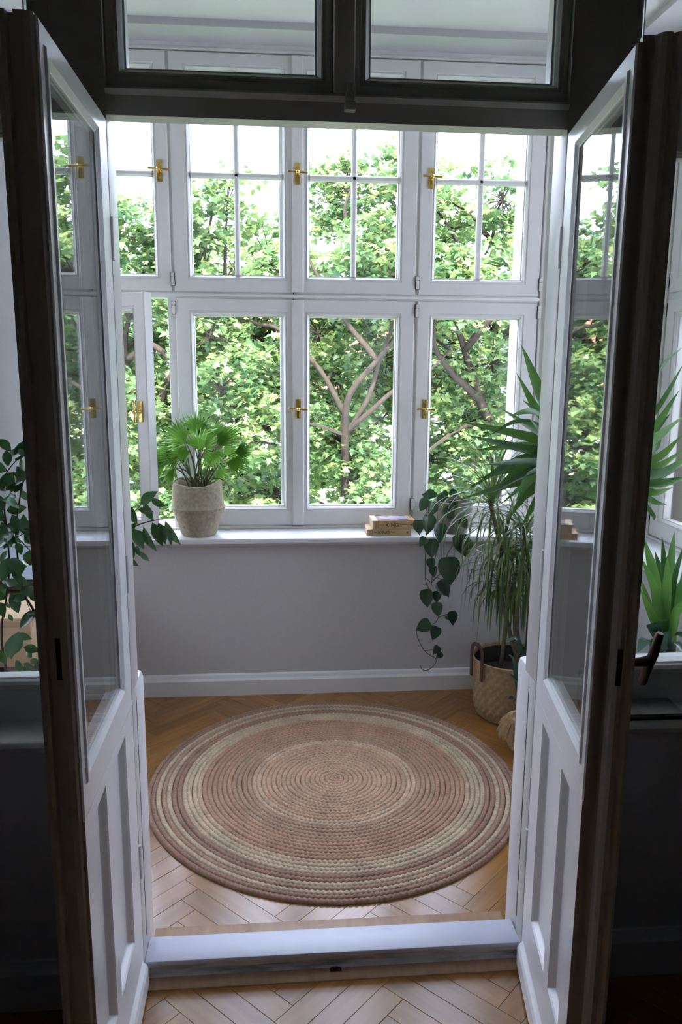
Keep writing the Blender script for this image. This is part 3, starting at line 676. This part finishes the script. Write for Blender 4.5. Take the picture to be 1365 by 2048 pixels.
MB().lathe([(.176, .262), (.172, .262), (.168, .20), (.160, .16)], 40).build('liner', 'dark', gb, True); MB().lathe([(0, .185), (.168, .186)], 32).build('soil', 'soil', gb)
for a in (PI*1.10, PI*.10):
    hx, hy = math.cos(a), math.sin(a); tx_, ty_ = -hy, hx; P = []
    for u, z in ((-.04, .195), (-.042, .26), (-.043, .30), (-.038, .335), (-.02, .352), (0, .355), (.02, .352), (.038, .335), (.043, .30), (.042, .26), (.04, .195)):
        rr = .192
        P.append(Vector((hx*rr+tx_*u, hy*rr+ty_*u, z)))
    P = spline(P, 3); b = MB(); L = []
    for i, p in enumerate(P):
        d = (P[min(i+1, len(P)-1)]-P[max(i-1, 0)]).normalized(); o_ = Vector((hx, hy, 0)); s_ = d.cross(o_).normalized()
        L.append([p+s_*.009+o_*.004, p-s_*.009+o_*.004, p-s_*.009-o_*.001, p+s_*.009-o_*.001])
    b.rings(L, False); b.build('handle', 'red_leather', gb, True)
dr = tag(empty('dracaena', gc+Vector((0, 0, .2))), 'tall dracaena with thin drooping leaves in the large straw basket', 'plant')
do = gc+Vector((0, 0, .2))
heads = [(at(985, 1010, 1.45), 64, .40, 1.15), (at(1012, 1088, 1.50), 62, .40, .55), (at(1050, 1082, 1.42), 62, .40, .55), (at(1000, 1165, 1.55), 54, .30, .35), (at(1062, 1165, 1.50), 54, .32, .35)]
for hpnt, nl, Lf, elv in heads:
    h = hpnt-do; b0 = Vector((rnd.uniform(-.06, .06), rnd.uniform(-.06, .06), 0))
    MB().tube(spline([b0, b0*.5+h*.5+Vector((rnd.uniform(-.02, .02), 0, 0)), h-Vector((0, 0, .02)), h+Vector((0, 0, .03))], 5), .010, 8).build('cane', 'stem', dr, 'all')
    for i in range(nl):
        az = i*2.39996+rnd.uniform(-.2, .2); u = i/nl; el = elv*1.15-(elv+.25)*u+rnd.uniform(-.1, .1) if elv > 1 else 1.1-1.5*u+rnd.uniform(-.15, .15)
        L_ = Lf*rnd.uniform(.75, 1.1); dp = (.5+1.6*u if elv > 1 else 1.6+1.3*u)*rnd.uniform(.8, 1.2)
        p = arch(h+Vector((0, 0, .04-.08*u)), az, el, L_, dp, 9)
        for q in p:   # stay clear of the wall, the floor and the parapet
            q.y = min(q.y, 1.765-do.y) if q.z+do.z < .80 else min(q.y, 1.95-do.y); q.x = min(q.x, 1.50-do.x)
        blade(p, rnd.uniform(.010, .014), (0, 0, 1), .3, lambda v: min(1, .6+2*v)*(1-v**2.5)).build('leaf', 'dracaena_leaf', dr, 'all')

# ------------------------------------------------------------------ yucca behind the right door leaf
yc = Vector((1.27, .95, 0))
def floor_pot(name, c, r0, r1, h, m, label):
    p = tag(empty(name, c), label, 'pot'); MB().lathe([(0, 0), (r0*.96, 0), (r0, .006), (r1, h-.02), (r1+.006, h-.018), (r1+.006, h), (r1-.006, h), (r1-.010, h-.03), (0, h-.035)], 40).build('body', m, p, True)
    MB().lathe([(0, h-.034), (r1-.011, h-.033)], 24).build('soil', 'soil', p); return p
floor_pot('plant_pot', yc, .11, .14, .26, 'ceramic', 'pale floor pot of the yucca, hidden behind the right door leaf')
yu = tag(empty('yucca', yc+Vector((0, 0, .227))), 'tall yucca with broad sword leaves spreading behind the right door leaf', 'plant')
yo = yc+Vector((0, 0, .227)); yh = at(1212, 930, 1.05)
MB().tube(spline([(0, 0, 0), (.01, 0, .4), (yh-yo)*.9, yh-yo+Vector((0, 0, .05))], 6), .026, 12).build('trunk', 'bark', yu, 'all')
YL = [  # mid px, tip px, tip depth, width   (all leaves start at the head)
    (1105, 830, 1042, 687, 1.02, .050), (1128, 800, 1094, 711, 1.00, .030), (1090, 840, 1033, 745, 1.08, .032), (1120, 858, 1046, 800, 1.0, .034), (1085, 832, 1015, 832, .95, .026), (1060, 845, 976, 872, .93, .020),
    (1075, 880, 921, 843, 1.08, .040), (1080, 905, 933, 870, 1.0, .040), (1130, 890, 1077, 865, 1.1, .028), (1090, 912, 1010, 884, 1.2, .016), (1060, 915, 938, 977, .95, .034), (1090, 930, 952, 958, 1.05, .034),
    (1060, 960, 922, 998, .98, .032), (1080, 945, 1032, 1003, .86, .040), (1110, 950, 1050, 1000, .95, .036), (1120, 960, 1068, 1045, .9, .036), (1140, 985, 1085, 1075, .92, .032), (1100, 935, 1000, 1010, 1.15, .030),
    (1135, 850, 1120, 760, 1.1, .034), (1150, 960, 1110, 1030, 1.15, .030),
    (1310, 755, 1366, 694, .80, .014), (1310, 825, 1368, 728, .9, .018), (1290, 880, 1342, 827, 1.1, .030), (1310, 880, 1372, 830, .8, .038), (1308, 935, 1372, 897, .9, .026), (1310, 950, 1390, 905, .72, .040),
    (1310, 955, 1376, 928, .8, .030), (1312, 970, 1386, 950, .8, .026), (1300, 985, 1348, 975, .9, .028), (1300, 1020, 1310, 1042, .95, .014), (1302, 900, 1325, 860, 1.2, .03),
    (1215, 820, 1225, 720, 1.1, .04), (1190, 830, 1170, 740, 1.1, .04), (1240, 840, 1270, 750, 1.1, .04), (1215, 1000, 1200, 1060, .9, .03), (1230, 990, 1250, 1050, .95, .03),
      (1085, 870, 1000, 815, 1.1, .030), (1070, 895, 950, 900, 1.15, .036), (1065, 925, 968, 930, .9, .030), (1075, 940, 985, 985, .88, .034), (1060, 930, 965, 1010, 1.0, .028), (1088, 955, 1015, 1040, .92, .036), (1100, 970, 1040, 1060, .96, .03),
      (1120, 840, 1078, 770, 1.05, .036), (1100, 880, 1060, 838, .92, .03), (1130, 935, 1062, 930, 1.0, .036), (1305, 860, 1360, 780, .95, .026), (1308, 920, 1366, 870, 1.0, .03), (1306, 965, 1362, 955, .95, .03), (1300, 1000, 1335, 1010, .9, .026)]
for mx, my, tx, ty, td, wd in YL:
    tip = at(tx, ty, td); a = yh+Vector((rnd.uniform(-.015, .015), rnd.uniform(-.015, .015), rnd.uniform(-.03, .04))); mid = at(mx, my, (1.05+td)/2)
    P = spline(rel([a, mid, tip], yo), 6)
    blade(P, wd*1.22, TOCAM((mid+tip)/2)*.8+Vector((rnd.uniform(-.4, .4), 0, .6)), .25, lambda v: min(1, .55+1.5*v)*(1-max(0, (v-.45)/.55)**1.7)).build('leaf', 'yucca_leaf', yu, 'all')

# ------------------------------------------------------------------ second, brighter yucca behind the right parapet
zc = Vector((1.36, .62, 0))
floor_pot('plant_pot', zc, .10, .13, .24, 'ceramic', 'pale floor pot of the low bright yucca, behind the right parapet')
zo = zc+Vector((0, 0, .207)); z2 = tag(empty('yucca', zo), 'low bright green yucca with upright leaves behind the right sidelight', 'plant')
zh = at(1335, 1318, .62); MB().tube(spline([(0, 0, 0), (zh-zo)*.5, zh-zo], 5), .022, 10).build('trunk', 'bark', z2, 'all')
for mx, my, tx, ty, td, wd in [(1312, 1170, 1288, 1072, .62, .038), (1330, 1160, 1325, 1074, .66, .030), (1342, 1150, 1350, 1062, .7, .034), (1318, 1200, 1284, 1115, .55, .032), (1345, 1170, 1368, 1090, .6, .036), (1355, 1200, 1392, 1120, .6, .036), (1300, 1215, 1278, 1150, .52, .026),
                                (1325, 1170, 1310, 1100, .75, .028), (1350, 1230, 1400, 1190, .55, .032), (1310, 1240, 1280, 1175, .5, .03), (1362, 1170, 1385, 1075, .7, .034), (1335, 1190, 1336, 1110, .52, .032)]:
    tip = at(tx, ty, td); mid = at(mx, my, (.62+td)/2); P = spline(rel([zh+Vector((rnd.uniform(-.012, .012), rnd.uniform(-.012, .012), 0)), mid, tip], zo), 6)
    blade(P, wd*.95, TOCAM(tip)+Vector((rnd.uniform(-1.2, 1.2), 0, .3)), .35, lambda v: min(1, .6+1.4*v)*(1-max(0, (v-.5)/.5)**1.8)).build('leaf', 'bright_leaf', z2, 'all')
for mx, my, tx, ty, td, wd in [(1308, 1255, 1338, 1240, .45, .040), (1300, 1280, 1276, 1305, .42, .044), (1322, 1265, 1333, 1300, .45, .046), (1318, 1285, 1300, 1312, .40, .04), (1350, 1285, 1372, 1310, .5, .026), (1352, 1270, 1384, 1282, .5, .026)]:
    tip = at(tx, ty, td); mid = at(mx, my, (.62+td)/2); P = spline(rel([zh-Vector((.0, 0, .02)), mid, tip], zo), 6)
    blade(P, wd*1.2, TOCAM(tip)*.4+Vector((rnd.uniform(-.3, .3), 0, 1)), .2).build('leaf', 'dark_blade', z2, 'all')

# ------------------------------------------------------------------ small fringed basket with a dark-leaved plant beside the right post
sc_ = Vector((1.022, 1.15, 0))
sb = tag(empty('fringed_basket', sc_), 'small raffia basket with a fringed rim beside the large straw basket', 'basket')
pp = [(0, .002), (.045, 0), (.056, .01)]+[(.058+.022*math.sin(PI*q/16), .012+.13*q/16) for q in range(1, 17)]+[(.062, .150), (.058, .150), (.056, .13), (0, .12)]
MB().lathe(pp, 72, (0, 0, 0), lambda r, z, a, i: (r+(.002*math.cos(a*18+i*PI) if .012 < z < .14 and r > .04 else 0), z)).build('woven_body', 'raffia', sb, True)
MB().lathe([(0, .124), (.057, .125)], 20).build('soil', 'soil', sb)
b = MB()
for i in range(220):
    a = i*2.39996; r0 = .060; L_ = rnd.uniform(.04, .085); s1 = rnd.uniform(.15, .6)
    c_, s_ = math.cos(a), math.sin(a); P = [(c_*r0, s_*r0, .148), (c_*(r0+.016), s_*(r0+.016), .150-.004), (c_*(r0+.022+.03*s1), s_*(r0+.022+.03*s1), .148-L_*.5), (c_*(r0+.024+.05*s1), s_*(r0+.024+.05*s1), .148-L_)]
    b.tube(P, .0019, 3, False)
tag(b.build('fringe', 'raffia', sb), None, kind='stuff')
bp = tag(empty('broad_bladed_plant', sc_+Vector((0, 0, .124))), 'dark glossy plant with strap leaves in the fringed basket', 'plant'); bo = sc_+Vector((0, 0, .124))
for mx, my, tx, ty, td, wd in [(1028, 1330, 1018, 1310, 1.05, .034), (1035, 1370, 1018, 1346, 1.03, .036), (1030, 1400, 1018, 1398, 1.05, .03), (1040, 1290, 1010, 1283, 1.1, .024), (1052, 1300, 1080, 1265, .95, .030), (1060, 1310, 1062, 1270, 1.1, .040), (1065, 1330, 1085, 1290, 1.05, .036), (1050, 1340, 1030, 1296, 1.12, .03), (1070, 1350, 1100, 1330, 1.05, .03)]:
    tip = at(tx, ty, td); mid = at(mx, my, (1.12+td)/2); P = spline(rel([bo, mid, tip], bo), 6)
    blade(P, wd*1.1, TOCAM(tip)*.6+Vector((rnd.uniform(-.4, .4), 0, .8)), .25).build('leaf', 'dark_blade', bp, 'all')

# ------------------------------------------------------------------ leafy shrub behind the left sidelight
kc = Vector((-.72, .50, 0))
floor_pot('plant_pot', kc, .12, .15, .28, 'ceramic', 'pale floor pot of the leafy shrub, behind the left parapet')
ko = kc+Vector((0, 0, .247)); ks = tag(empty('leafy_shrub', ko), 'glossy dark-leaved shrub behind the left sidelight, one branch reaching into the doorway', 'plant')
c5 = lambda x, y, yy=.5: at(x/3.15, 850+y/3.15, yy)
trunk_a, trunk_b = c5(262, 1560), c5(45, 1560)
stems = [([Vector((0.02, 0, 0))+ko, c5(262, 1560), c5(235, 1230), c5(150, 1060), c5(120, 900), c5(100, 700), c5(110, 560), c5(150, 340), c5(200, 280)], .0065),
         ([Vector((-.03, 0, 0))+ko, c5(45, 1560), c5(10, 1290), c5(30, 1150), c5(60, 900), c5(40, 640), c5(30, 500), c5(90, 420), c5(170, 330)], .006),
         ([c5(40, 640), c5(-30, 480), c5(5, 370), c5(70, 260), c5(200, 130)], .004), ([c5(100, 700), c5(170, 770), c5(240, 850)], .003), ([c5(60, 720), c5(140, 690), c5(250, 630)], .003),
         ([c5(235, 1230), c5(420, 1000, .47), c5(620, 780, .45), c5(770, 690, .44), c5(850, 640, .44), c5(930, 610, .44), c5(1030, 592, .43)], .0045),
         ([c5(770, 690, .44), c5(800, 590, .44), c5(870, 525, .44), c5(905, 470, .44)], .003), ([c5(700, 735, .44), c5(780, 820, .44), c5(800, 900, .44), c5(795, 985, .44)], .0025), ([c5(150, 1060), c5(200, 1180), c5(250, 1150)], .002)]
for P, r in stems:
    q = spline(rel(P, ko), 4); MB().tube(q, [r*.7*(1-.6*i/len(q)) for i in range(len(q))], 6).build('stem', 'bark', ks, 'all')
    for i in range(5, len(q)-1, 2):
        if q[i].x+ko.x > -.56 or q[i].z+ko.z < .85: continue
        d = Vector((rnd.uniform(-1, .6), rnd.uniform(-.8, .4), rnd.uniform(-.7, .5))).normalized()*rnd.uniform(.055, .085)
        oval_leaf(q[i], q[i]+d, Vector((rnd.uniform(-.6, .6), -.8, .7)), .52, .25, .1).build('leaf', 'camellia_leaf', ks, 'all')
RL = [(885, 500, 985, 425), (905, 490, 965, 595), (870, 530, 960, 545), (800, 505, 860, 615), (775, 505, 835, 570), (780, 690, 855, 620), (840, 650, 903, 772), (905, 640, 982, 782), (960, 615, 1018, 750), (1030, 635, 1075, 748), (1042, 602, 1132, 742), (795, 705, 842, 832), (735, 600, 632, 745), (860, 760, 880, 820), (880, 795, 937, 853), (790, 840, 866, 882), (785, 985, 838, 1012), (950, 465, 1038, 508), (780, 720, 800, 830), (850, 660, 930, 745), (1000, 615, 1040, 740), (770, 600, 805, 560), (780, 870, 795, 900)]
LL = [(0, 88, 65, 162), (40, 158, 50, 252), (115, 165, 75, 205), (150, 108, 172, 142), (118, 150, 152, 196), (205, 190, 175, 250), (105, 260, 178, 338), (88, 290, 102, 362), (60, 300, 78, 352), (125, 410, 165, 470), (5, 395, 32, 417), (60, 430, 97, 457), (-5, 480, 27, 532), (40, 540, 158, 520), (75, 565, 132, 662), (148, 560, 182, 652), (150, 650, 200, 690), (10, 610, 52, 692), (80, 640, 112, 692), (155, 690, 207, 742), (105, 700, 132, 742), (60, 710, 28, 775), (45, 790, 12, 875), (108, 740, 132, 812), (48, 865, 160, 890), (95, 895, 128, 988), (40, 990, 112, 1002), (120, 1000, 188, 1032), (65, 1060, 112, 1175), (190, 1040, 258, 1105), (0, 1000, 30, 1082), (35, 1108, 62, 1152), (55, 1190, 78, 1232), (-5, 1115, 25, 1205), (115, 1310, 195, 1345), (120, 1300, 55, 1450), (60, 1340, 72, 1462), (150, 1400, 242, 1424), (170, 1420, 200, 1462), (100, 1480, 150, 1562), (150, 1500, 232, 1552), (-20, 900, 40, 930), (-10, 700, 30, 760), (210, 900, 250, 930), (215, 820, 255, 860), (20, 880, 90, 930), (-20, 560, 30, 600), (0, 1420, 40, 1500), (190, 1480, 250, 1500)]
for lst, d0 in ((RL, .44), (LL, .50)):
    for bx, by, tx, ty in lst:
        dd = d0+rnd.uniform(-.04, .04); a, t_ = c5(bx, by, dd), c5(tx, ty, dd-rnd.uniform(-.01, .03)); nrm = Vector((rnd.uniform(-.9, .9), -1, rnd.uniform(-.1, 1.1)))
        t_ = a+(t_-a)*1.1; oval_leaf(a-ko, t_-ko, nrm, .43 if lst is RL else .56, rnd.uniform(.1, .4), .1).build('leaf', 'camellia_leaf', ks, 'all')

# ------------------------------------------------------------------ wooden chest and black sloping panel at the left wall
ch = tag(empty('wooden_chest', (-1.13, 1.44, 0)), 'pale wooden chest against the left wall, behind the leafy shrub', 'chest')
b = MB(); b.box(-.20, .195, -.34, .34, .44, .618, .004); b.build('body', 'pine', ch, True)
MB().box(-.205, .20, -.345, .345, .618, .638, .003).build('lid', 'pine', ch, True)
MB().box(-.18, .17, -.345, -.339, .47, .60, .002).build('front_panel', 'pine', ch, True)
for x in (-.17, .165):
    for y in (-.30, .30): MB().box(x-.02, x+.02, y-.02, y+.02, 0, .44, .003).build('leg', 'bark', ch, True)
sp = tag(empty('sloping_panel', (-1.13, 1.44, .638)), 'black box with a sloping glossy lid, lying on the wooden chest', 'box')
b = MB(); b.prism([(-.03, .02), (.33, .02), (.33, .115), (-.03, .052)], -.20, .185, 'x'); b.build('body', 'gloss_black', sp)
b = MB(); b.prism([(-.015, .0565), (.32, .1155), (.32, .119), (-.015, .060)], -.185, .172, 'x'); b.build('lid', 'sky_sheen_lid', sp)
for x in (-.16, .15):
    for y in (0, .29): MB().tube([(x, y, 0), (x, y, .022)], .012, 12).build('foot', 'dark', sp, True)
b = MB(); sl = .0625/.36
for r0, r1, cx0, cy0 in ((.038, .046, .07, .17), (.016, .020, .07, .17)):
    vs = []; n = 28
    for k in range(n):
        a = 2*PI*k/n
        for r in (r0, r1): y = cy0+math.sin(a)*r; vs.append((cx0+math.cos(a)*r*1.2, y, .060+(y+.015)*.059/.335+.0006))
    b.add(vs, [(2*k, 2*k+1, (2*k+3) % (2*n), (2*k+2) % (2*n)) for k in range(n)])
b.build('printed_mark', 'enamel', sp)

# ------------------------------------------------------------------ flat dark case on the room-side sill, right
fc = tag(empty('flat_case', (.885, -.058, .74)), 'flat dark brown case lying on the shaded right-hand sill', 'case')
MB().box(-.12, .105, -.045, .045, .0, .008, .002).build('base', 'gloss_black', fc, True); MB().box(-.12, .105, -.045, .045, .0085, .017, .002).build('lid', 'grey_slat', fc, True)

# ------------------------------------------------------------------ outdoors: ground, trees, a house beyond
struct('ground', MB().box(-60, 60, 3, 90, -8.3, -8), 'grass', 'lawn far below the windows', 'ground')
MAPLE = np.array([(0, -.08), (.16, -.02), (.48, -.10), (.36, .16), (.62, .42), (.30, .44), (.24, .62), (0, 1.0), (-.24, .62), (-.30, .44), (-.62, .42), (-.36, .16), (-.48, -.10), (-.16, -.02)], float)
MAPLE = MAPLE-np.array([0, .1])
def leaf_mesh(name, tint):
    me = bpy.data.meshes.new(name); vs = [(x, y, .06*abs(x)) for x, y in MAPLE]; me.from_pydata(vs, [], [tuple(range(len(vs)))])
    a = me.attributes.new('tint', 'FLOAT', 'FACE'); a.data[0].value = tint; me.materials.append(M['maple_leaf']); return me
LEAFM = [leaf_mesh('leaf', t_) for t_ in (.2, .4, .55, .7, .85)]
rng = np.random.default_rng(5)
def foliage(root, sprays, per, size, nsingle):
    """sprays: (n,4) centre + radius, relative to root; returns nothing, makes single leaves and one mass"""
    n = len(sprays)*per; sp_ = np.repeat(sprays, per, 0)
    off = rng.normal(0, .5, (n, 3)); off[:, 2] = off[:, 2]*.45-.25*(off[:, 0]**2+off[:, 1]**2)
    P = sp_[:, :3]+off*sp_[:, 3:4]
    yaw = rng.uniform(0, 2*PI, n); tilt = np.abs(rng.normal(.35, .38, n)); rol = rng.normal(0, .45, n); S_ = size*rng.uniform(.7, 1.25, n)
    tint = np.clip(rng.normal(.5, .2, n)+np.repeat(rng.normal(0, .13, len(sprays)), per), 0, 1)
    cy_, sy_, ct, st = np.cos(yaw), np.sin(yaw), np.cos(tilt), np.sin(tilt)
    Y = np.stack([cy_*ct, sy_*ct, -st], 1); X0 = np.stack([sy_, -cy_, np.zeros(n)], 1); Z0 = np.cross(X0, Y)
    cr, sr = np.cos(rol)[:, None], np.sin(rol)[:, None]; X = X0*cr+Z0*sr; Z = np.cross(X, Y)
    wp = P+np.array(root.location); dist = np.linalg.norm(wp-np.array(CAM), axis=1)
    order = np.argsort(dist); near = order[:nsingle]; far = order[nsingle:]
    for i in near:
        o = bpy.data.objects.new('leaf', LEAFM[min(4, int(tint[i]*5))]); C.objects.link(o); o.parent = root
        m_ = Matrix.Identity(4)
        for c_ in range(3): m_[c_][0], m_[c_][1], m_[c_][2], m_[c_][3] = X[i, c_]*S_[i], Y[i, c_]*S_[i], Z[i, c_]*S_[i], P[i, c_]
        o.matrix_local = m_
    k = len(MAPLE); V = (P[far, None, :]+(MAPLE[None, :, 0:1]*X[far, None, :]+MAPLE[None, :, 1:2]*Y[far, None, :]+.06*np.abs(MAPLE[None, :, 0:1])*Z[far, None, :])*S_[far, None, None]).reshape(-1, 3)
    nf = len(far); me = bpy.data.meshes.new('foliage'); me.vertices.add(nf*k); me.vertices.foreach_set('co', V.astype(np.float32).ravel())
    me.loops.add(nf*k); me.loops.foreach_set('vertex_index', np.arange(nf*k, dtype=np.int32)); me.polygons.add(nf)
    me.polygons.foreach_set('loop_start', np.arange(0, nf*k, k, dtype=np.int32))
    me.update(calc_edges=True); a = me.attributes.new('tint', 'FLOAT', 'FACE'); a.data.foreach_set('value', tint[far].astype(np.float32)); me.materials.append(M['maple_leaf'])
    o = bpy.data.objects.new('foliage', me); C.objects.link(o); o.parent = root; tag(o, None, kind='stuff')
def limb(root, pts, r0, r1, name='branch'):
    q = spline(rel(pts, root.location), 6); n = len(q); MB().tube(q, [r0+(r1-r0)*i/(n-1) for i in range(n)], 8).build(name, 'bark', root, 'all')
def tree(loc, label, blobs, limbs, per=34, size=.088, nsingle=300, nspray=26, trunk_r=.12):
    """blobs: crown masses (x,y,z,r); limbs: lists of points"""
    r = tag(empty('maple_tree', loc), label, 'tree', 'maple trees outside the windows'); L = Vector(loc)
    for i, P in enumerate(limbs): limb(r, P, trunk_r if i == 0 else trunk_r*.5, trunk_r*.15 if i == 0 else .012, 'trunk' if i == 0 else 'branch')
    sp_ = []; tw = MB(); lp = [Vector(p) for P in limbs for p in spline(P, 4)]
    for x, y, z, rad in blobs:
        c = Vector((x, y, z)); q = min(lp, key=lambda p: (p-c).length+.4*max(0, p.z-c.z))
        tw.tube([p-L for p in spline([q, (q+c)*.5+Vector((0, 0, .12)), c], 3)], [.028, .024, .02, .017, .014, .012, .010], 5)
        m = max(5, int(nspray*(rad/.6)**2))
        for _ in range(m):
            d = Vector(rng.normal(0, 1, 3)).normalized()*rad*rng.uniform(.35, 1.05); e = c+d; sp_.append((*(e-L), .22))
            tw.tube([c-L, (c+e)*.5-L+Vector((0, 0, .05)), e-L], [.010, .007, .004], 3, False)
    tag(tw.build('twigs', 'bark', r), None, kind='stuff')
    foliage(r, np.array(sp_), per, size, nsingle)
def blobs_px(x0, x1, tops, y0, y1, d0, d1, step, rad, keep):
    out = []
    for px in np.arange(x0, x1, step):
        top = np.interp(px, [t_[0] for t_ in tops], [t_[1] for t_ in tops])
        for py in np.arange(y0, y1, step):
            if rng.random() > keep*np.interp(py, [280, 420, 560, 640], [.85, .85, .95, 1]): continue
            qx, qy = px+rng.uniform(-.5, .5)*step, py+rng.uniform(-.5, .5)*step
            if qy < top+30: continue
            p = at(qx, qy, rng.uniform(d0, d1)+(1.0 if 600 < qx < 850 and 600 < qy < 930 else 0)); out.append((p.x, p.y, p.z, rad*rng.uniform(.75, 1.2)))
    return out
A = lambda px, py, d: at(px, py, d)
g = lambda x, y: Vector((x, y, -8))
TOPS = [(-400, 330), (0, 330), (230, 345), (300, 335), (380, 285), (450, 300), (560, 365), (640, 325), (720, 300), (800, 315), (880, 270), (950, 285), (1050, 330), (1200, 300), (1700, 320)]
tree(g(-2.6, 9.2), 'maple tree outside the left far windows, nearest the open sash',
     blobs_px(-60, 470, TOPS, 330, 1120, 7.6, 9.8, 92, .62, .80),
     [[g(-2.6, 9.2), Vector((-2.5, 9.2, -4)), A(300, 1060, 9.1), A(290, 880, 9.0), A(250, 700, 8.9), A(280, 560, 8.9)],
      [A(255, 720, 8.9), A(300, 690, 8.6), A(345, 720, 8.3), A(400, 760, 8.2)], [A(290, 880, 9.0), A(330, 780, 8.8), A(380, 640, 8.8), A(410, 500, 8.8), A(430, 400, 9)],
      [A(300, 1000, 9), A(420, 900, 8.5), A(480, 880, 8.3), A(560, 890, 8.2)], [A(265, 640, 8.9), A(200, 520, 8.6), A(150, 420, 8.5)]])
tree(g(.85, 9.0), 'maple tree with dark forked trunk outside the middle far windows',
     blobs_px(430, 820, TOPS, 330, 1120, 7.9, 10.2, 95, .60, .72),
     [[g(.85, 9.0), Vector((.8, 9, -4)), A(690, 1040, 8.7), A(690, 870, 8.4), A(700, 790, 8.2), A(755, 720, 8.1), A(795, 670, 8.1), A(830, 580, 8.3)],
      [A(690, 870, 8.4), A(735, 800, 8.3), A(760, 720, 8.3), A(785, 640, 8.4), A(770, 520, 8.6)], [A(692, 865, 8.4), A(745, 820, 8.2), A(790, 780, 8.1), A(860, 740, 8.2), A(900, 700, 8.4)],
      [A(690, 830, 8.4), A(640, 740, 8.6), A(560, 660, 8.6), A(500, 640, 8.7), A(450, 560, 8.8)], [A(440, 1010, 10.5), A(432, 880, 10.4), A(445, 760, 10.3), A(436, 640, 10.2), A(470, 520, 10)],
      [A(785, 640, 8.4), A(720, 520, 8.7), A(690, 420, 8.8), A(720, 350, 9)], [A(755, 720, 8.1), A(690, 640, 8.3), A(640, 560, 8.4), A(600, 480, 8.5)]], trunk_r=.08)
tree(g(3.9, 9.4), 'maple tree outside the rightmost far window, behind the yucca',
     blobs_px(800, 1330, TOPS, 300, 1120, 7.8, 10.0, 95, .60, .74),
     [[g(3.9, 9.4), Vector((3.7, 9.3, -4)), A(1010, 1040, 9.2), A(1000, 900, 9.1), A(960, 800, 9.0), A(930, 700, 9.0), A(905, 600, 9.0), A(925, 500, 9)],
      [A(960, 800, 9.0), A(900, 740, 8.6), A(870, 690, 8.4), A(872, 620, 8.4)], [A(985, 860, 9.1), A(940, 850, 8.7), A(900, 870, 8.5)], [A(930, 700, 9), A(980, 640, 8.8), A(1040, 580, 8.7), A(1100, 540, 8.6)],
      [A(1000, 900, 9.1), A(1080, 800, 9), A(1160, 720, 9), A(1200, 600, 9)], [A(915, 640, 9), A(950, 560, 9.2), A(985, 480, 9.3)]])
tree(g(-.5, 15), 'taller dark maple tree farther back on the left', blobs_px(60, 600, [(0, 470), (700, 480)], 470, 1120, 12.5, 15, 95, 1.05, .8),
     [[g(-.5, 15), Vector((-.5, 15, -3)), A(480, 900, 15), A(470, 700, 15), A(460, 500, 15)], [A(470, 800, 15), A(380, 650, 14.5), A(300, 560, 14)], [A(470, 780, 15), A(560, 640, 14.5), A(600, 560, 14)]], per=24, size=.165, nsingle=60, nspray=13)
tree(g(4.6, 15.5), 'taller dark maple tree farther back on the right', blobs_px(600, 1350, [(500, 480), (900, 470), (1400, 460)], 460, 1120, 12.5, 15.5, 95, 1.05, .8),
     [[g(4.6, 15.5), Vector((4.6, 15.5, -3)), A(900, 900, 15.3), A(890, 700, 15), A(880, 500, 15)], [A(895, 800, 15), A(780, 650, 14.5), A(700, 560, 14)], [A(893, 780, 15), A(1000, 640, 14.5), A(1100, 560, 14)]], per=24, size=.165, nsingle=60, nspray=13)
# trees beside the room, off view; the left one massed to block sky light
def side_tree(x, y, label, n, zc=-2.2):
    bl = []
    for _ in range(n):
        d = Vector(rng.normal(0, 1, 3)).normalized()*rng.uniform(.5, 1); bl.append((x+d.x*2.2, y+d.y*2.2, zc+d.z*1.9, .9))
    tree(g(x, y), label, bl, [[g(x, y), Vector((x, y, -4)), Vector((x+.2, y, -1)), Vector((x, y+.2, 1.4))], [Vector((x, y, -2)), Vector((x+1, y+.4, 0)), Vector((x+1.4, y, 1))]], per=24, size=.28, nsingle=40, nspray=8)
side_tree(10.5, 4.5, 'maple tree beyond the right-hand windows', 16, -4.2)
side_tree(-6.5, .4, 'unseen maple tree beyond the left-hand windows, massed to block the sky', 60, 2.0)
# house beyond the trees
hs = tag(empty('house', (2.2, 26, -8)), 'pale house with a red roof, glimpsed through gaps in the trees', 'house')
MB().box(-6, 5, 0, 8, 0, 8.2).build('wall', 'house_wall', hs)
b = MB(); b.prism([(-.6, 8.2), (8.6, 8.2), (4, 11.4)], -6.5, 5.5, 'x'); b.build('roof', 'roof_tile', hs)
for x in (-4.5, -2, .5, 3):
    for z in (1.5, 5):
        f_ = MB().frame((x-.6, x+.6, z, z+1.7), (x-.5, x+.5, z+.1, z+1.6), [('o', 0, 0), ('o', 0, -.08), ('i', 0, -.08), ('i', 0, 0)]).build('window', 'enamel', hs); MB().box(x-.5, x+.5, -.03, -.01, z+.1, z+1.6).build('pane', 'gloss_black', f_)
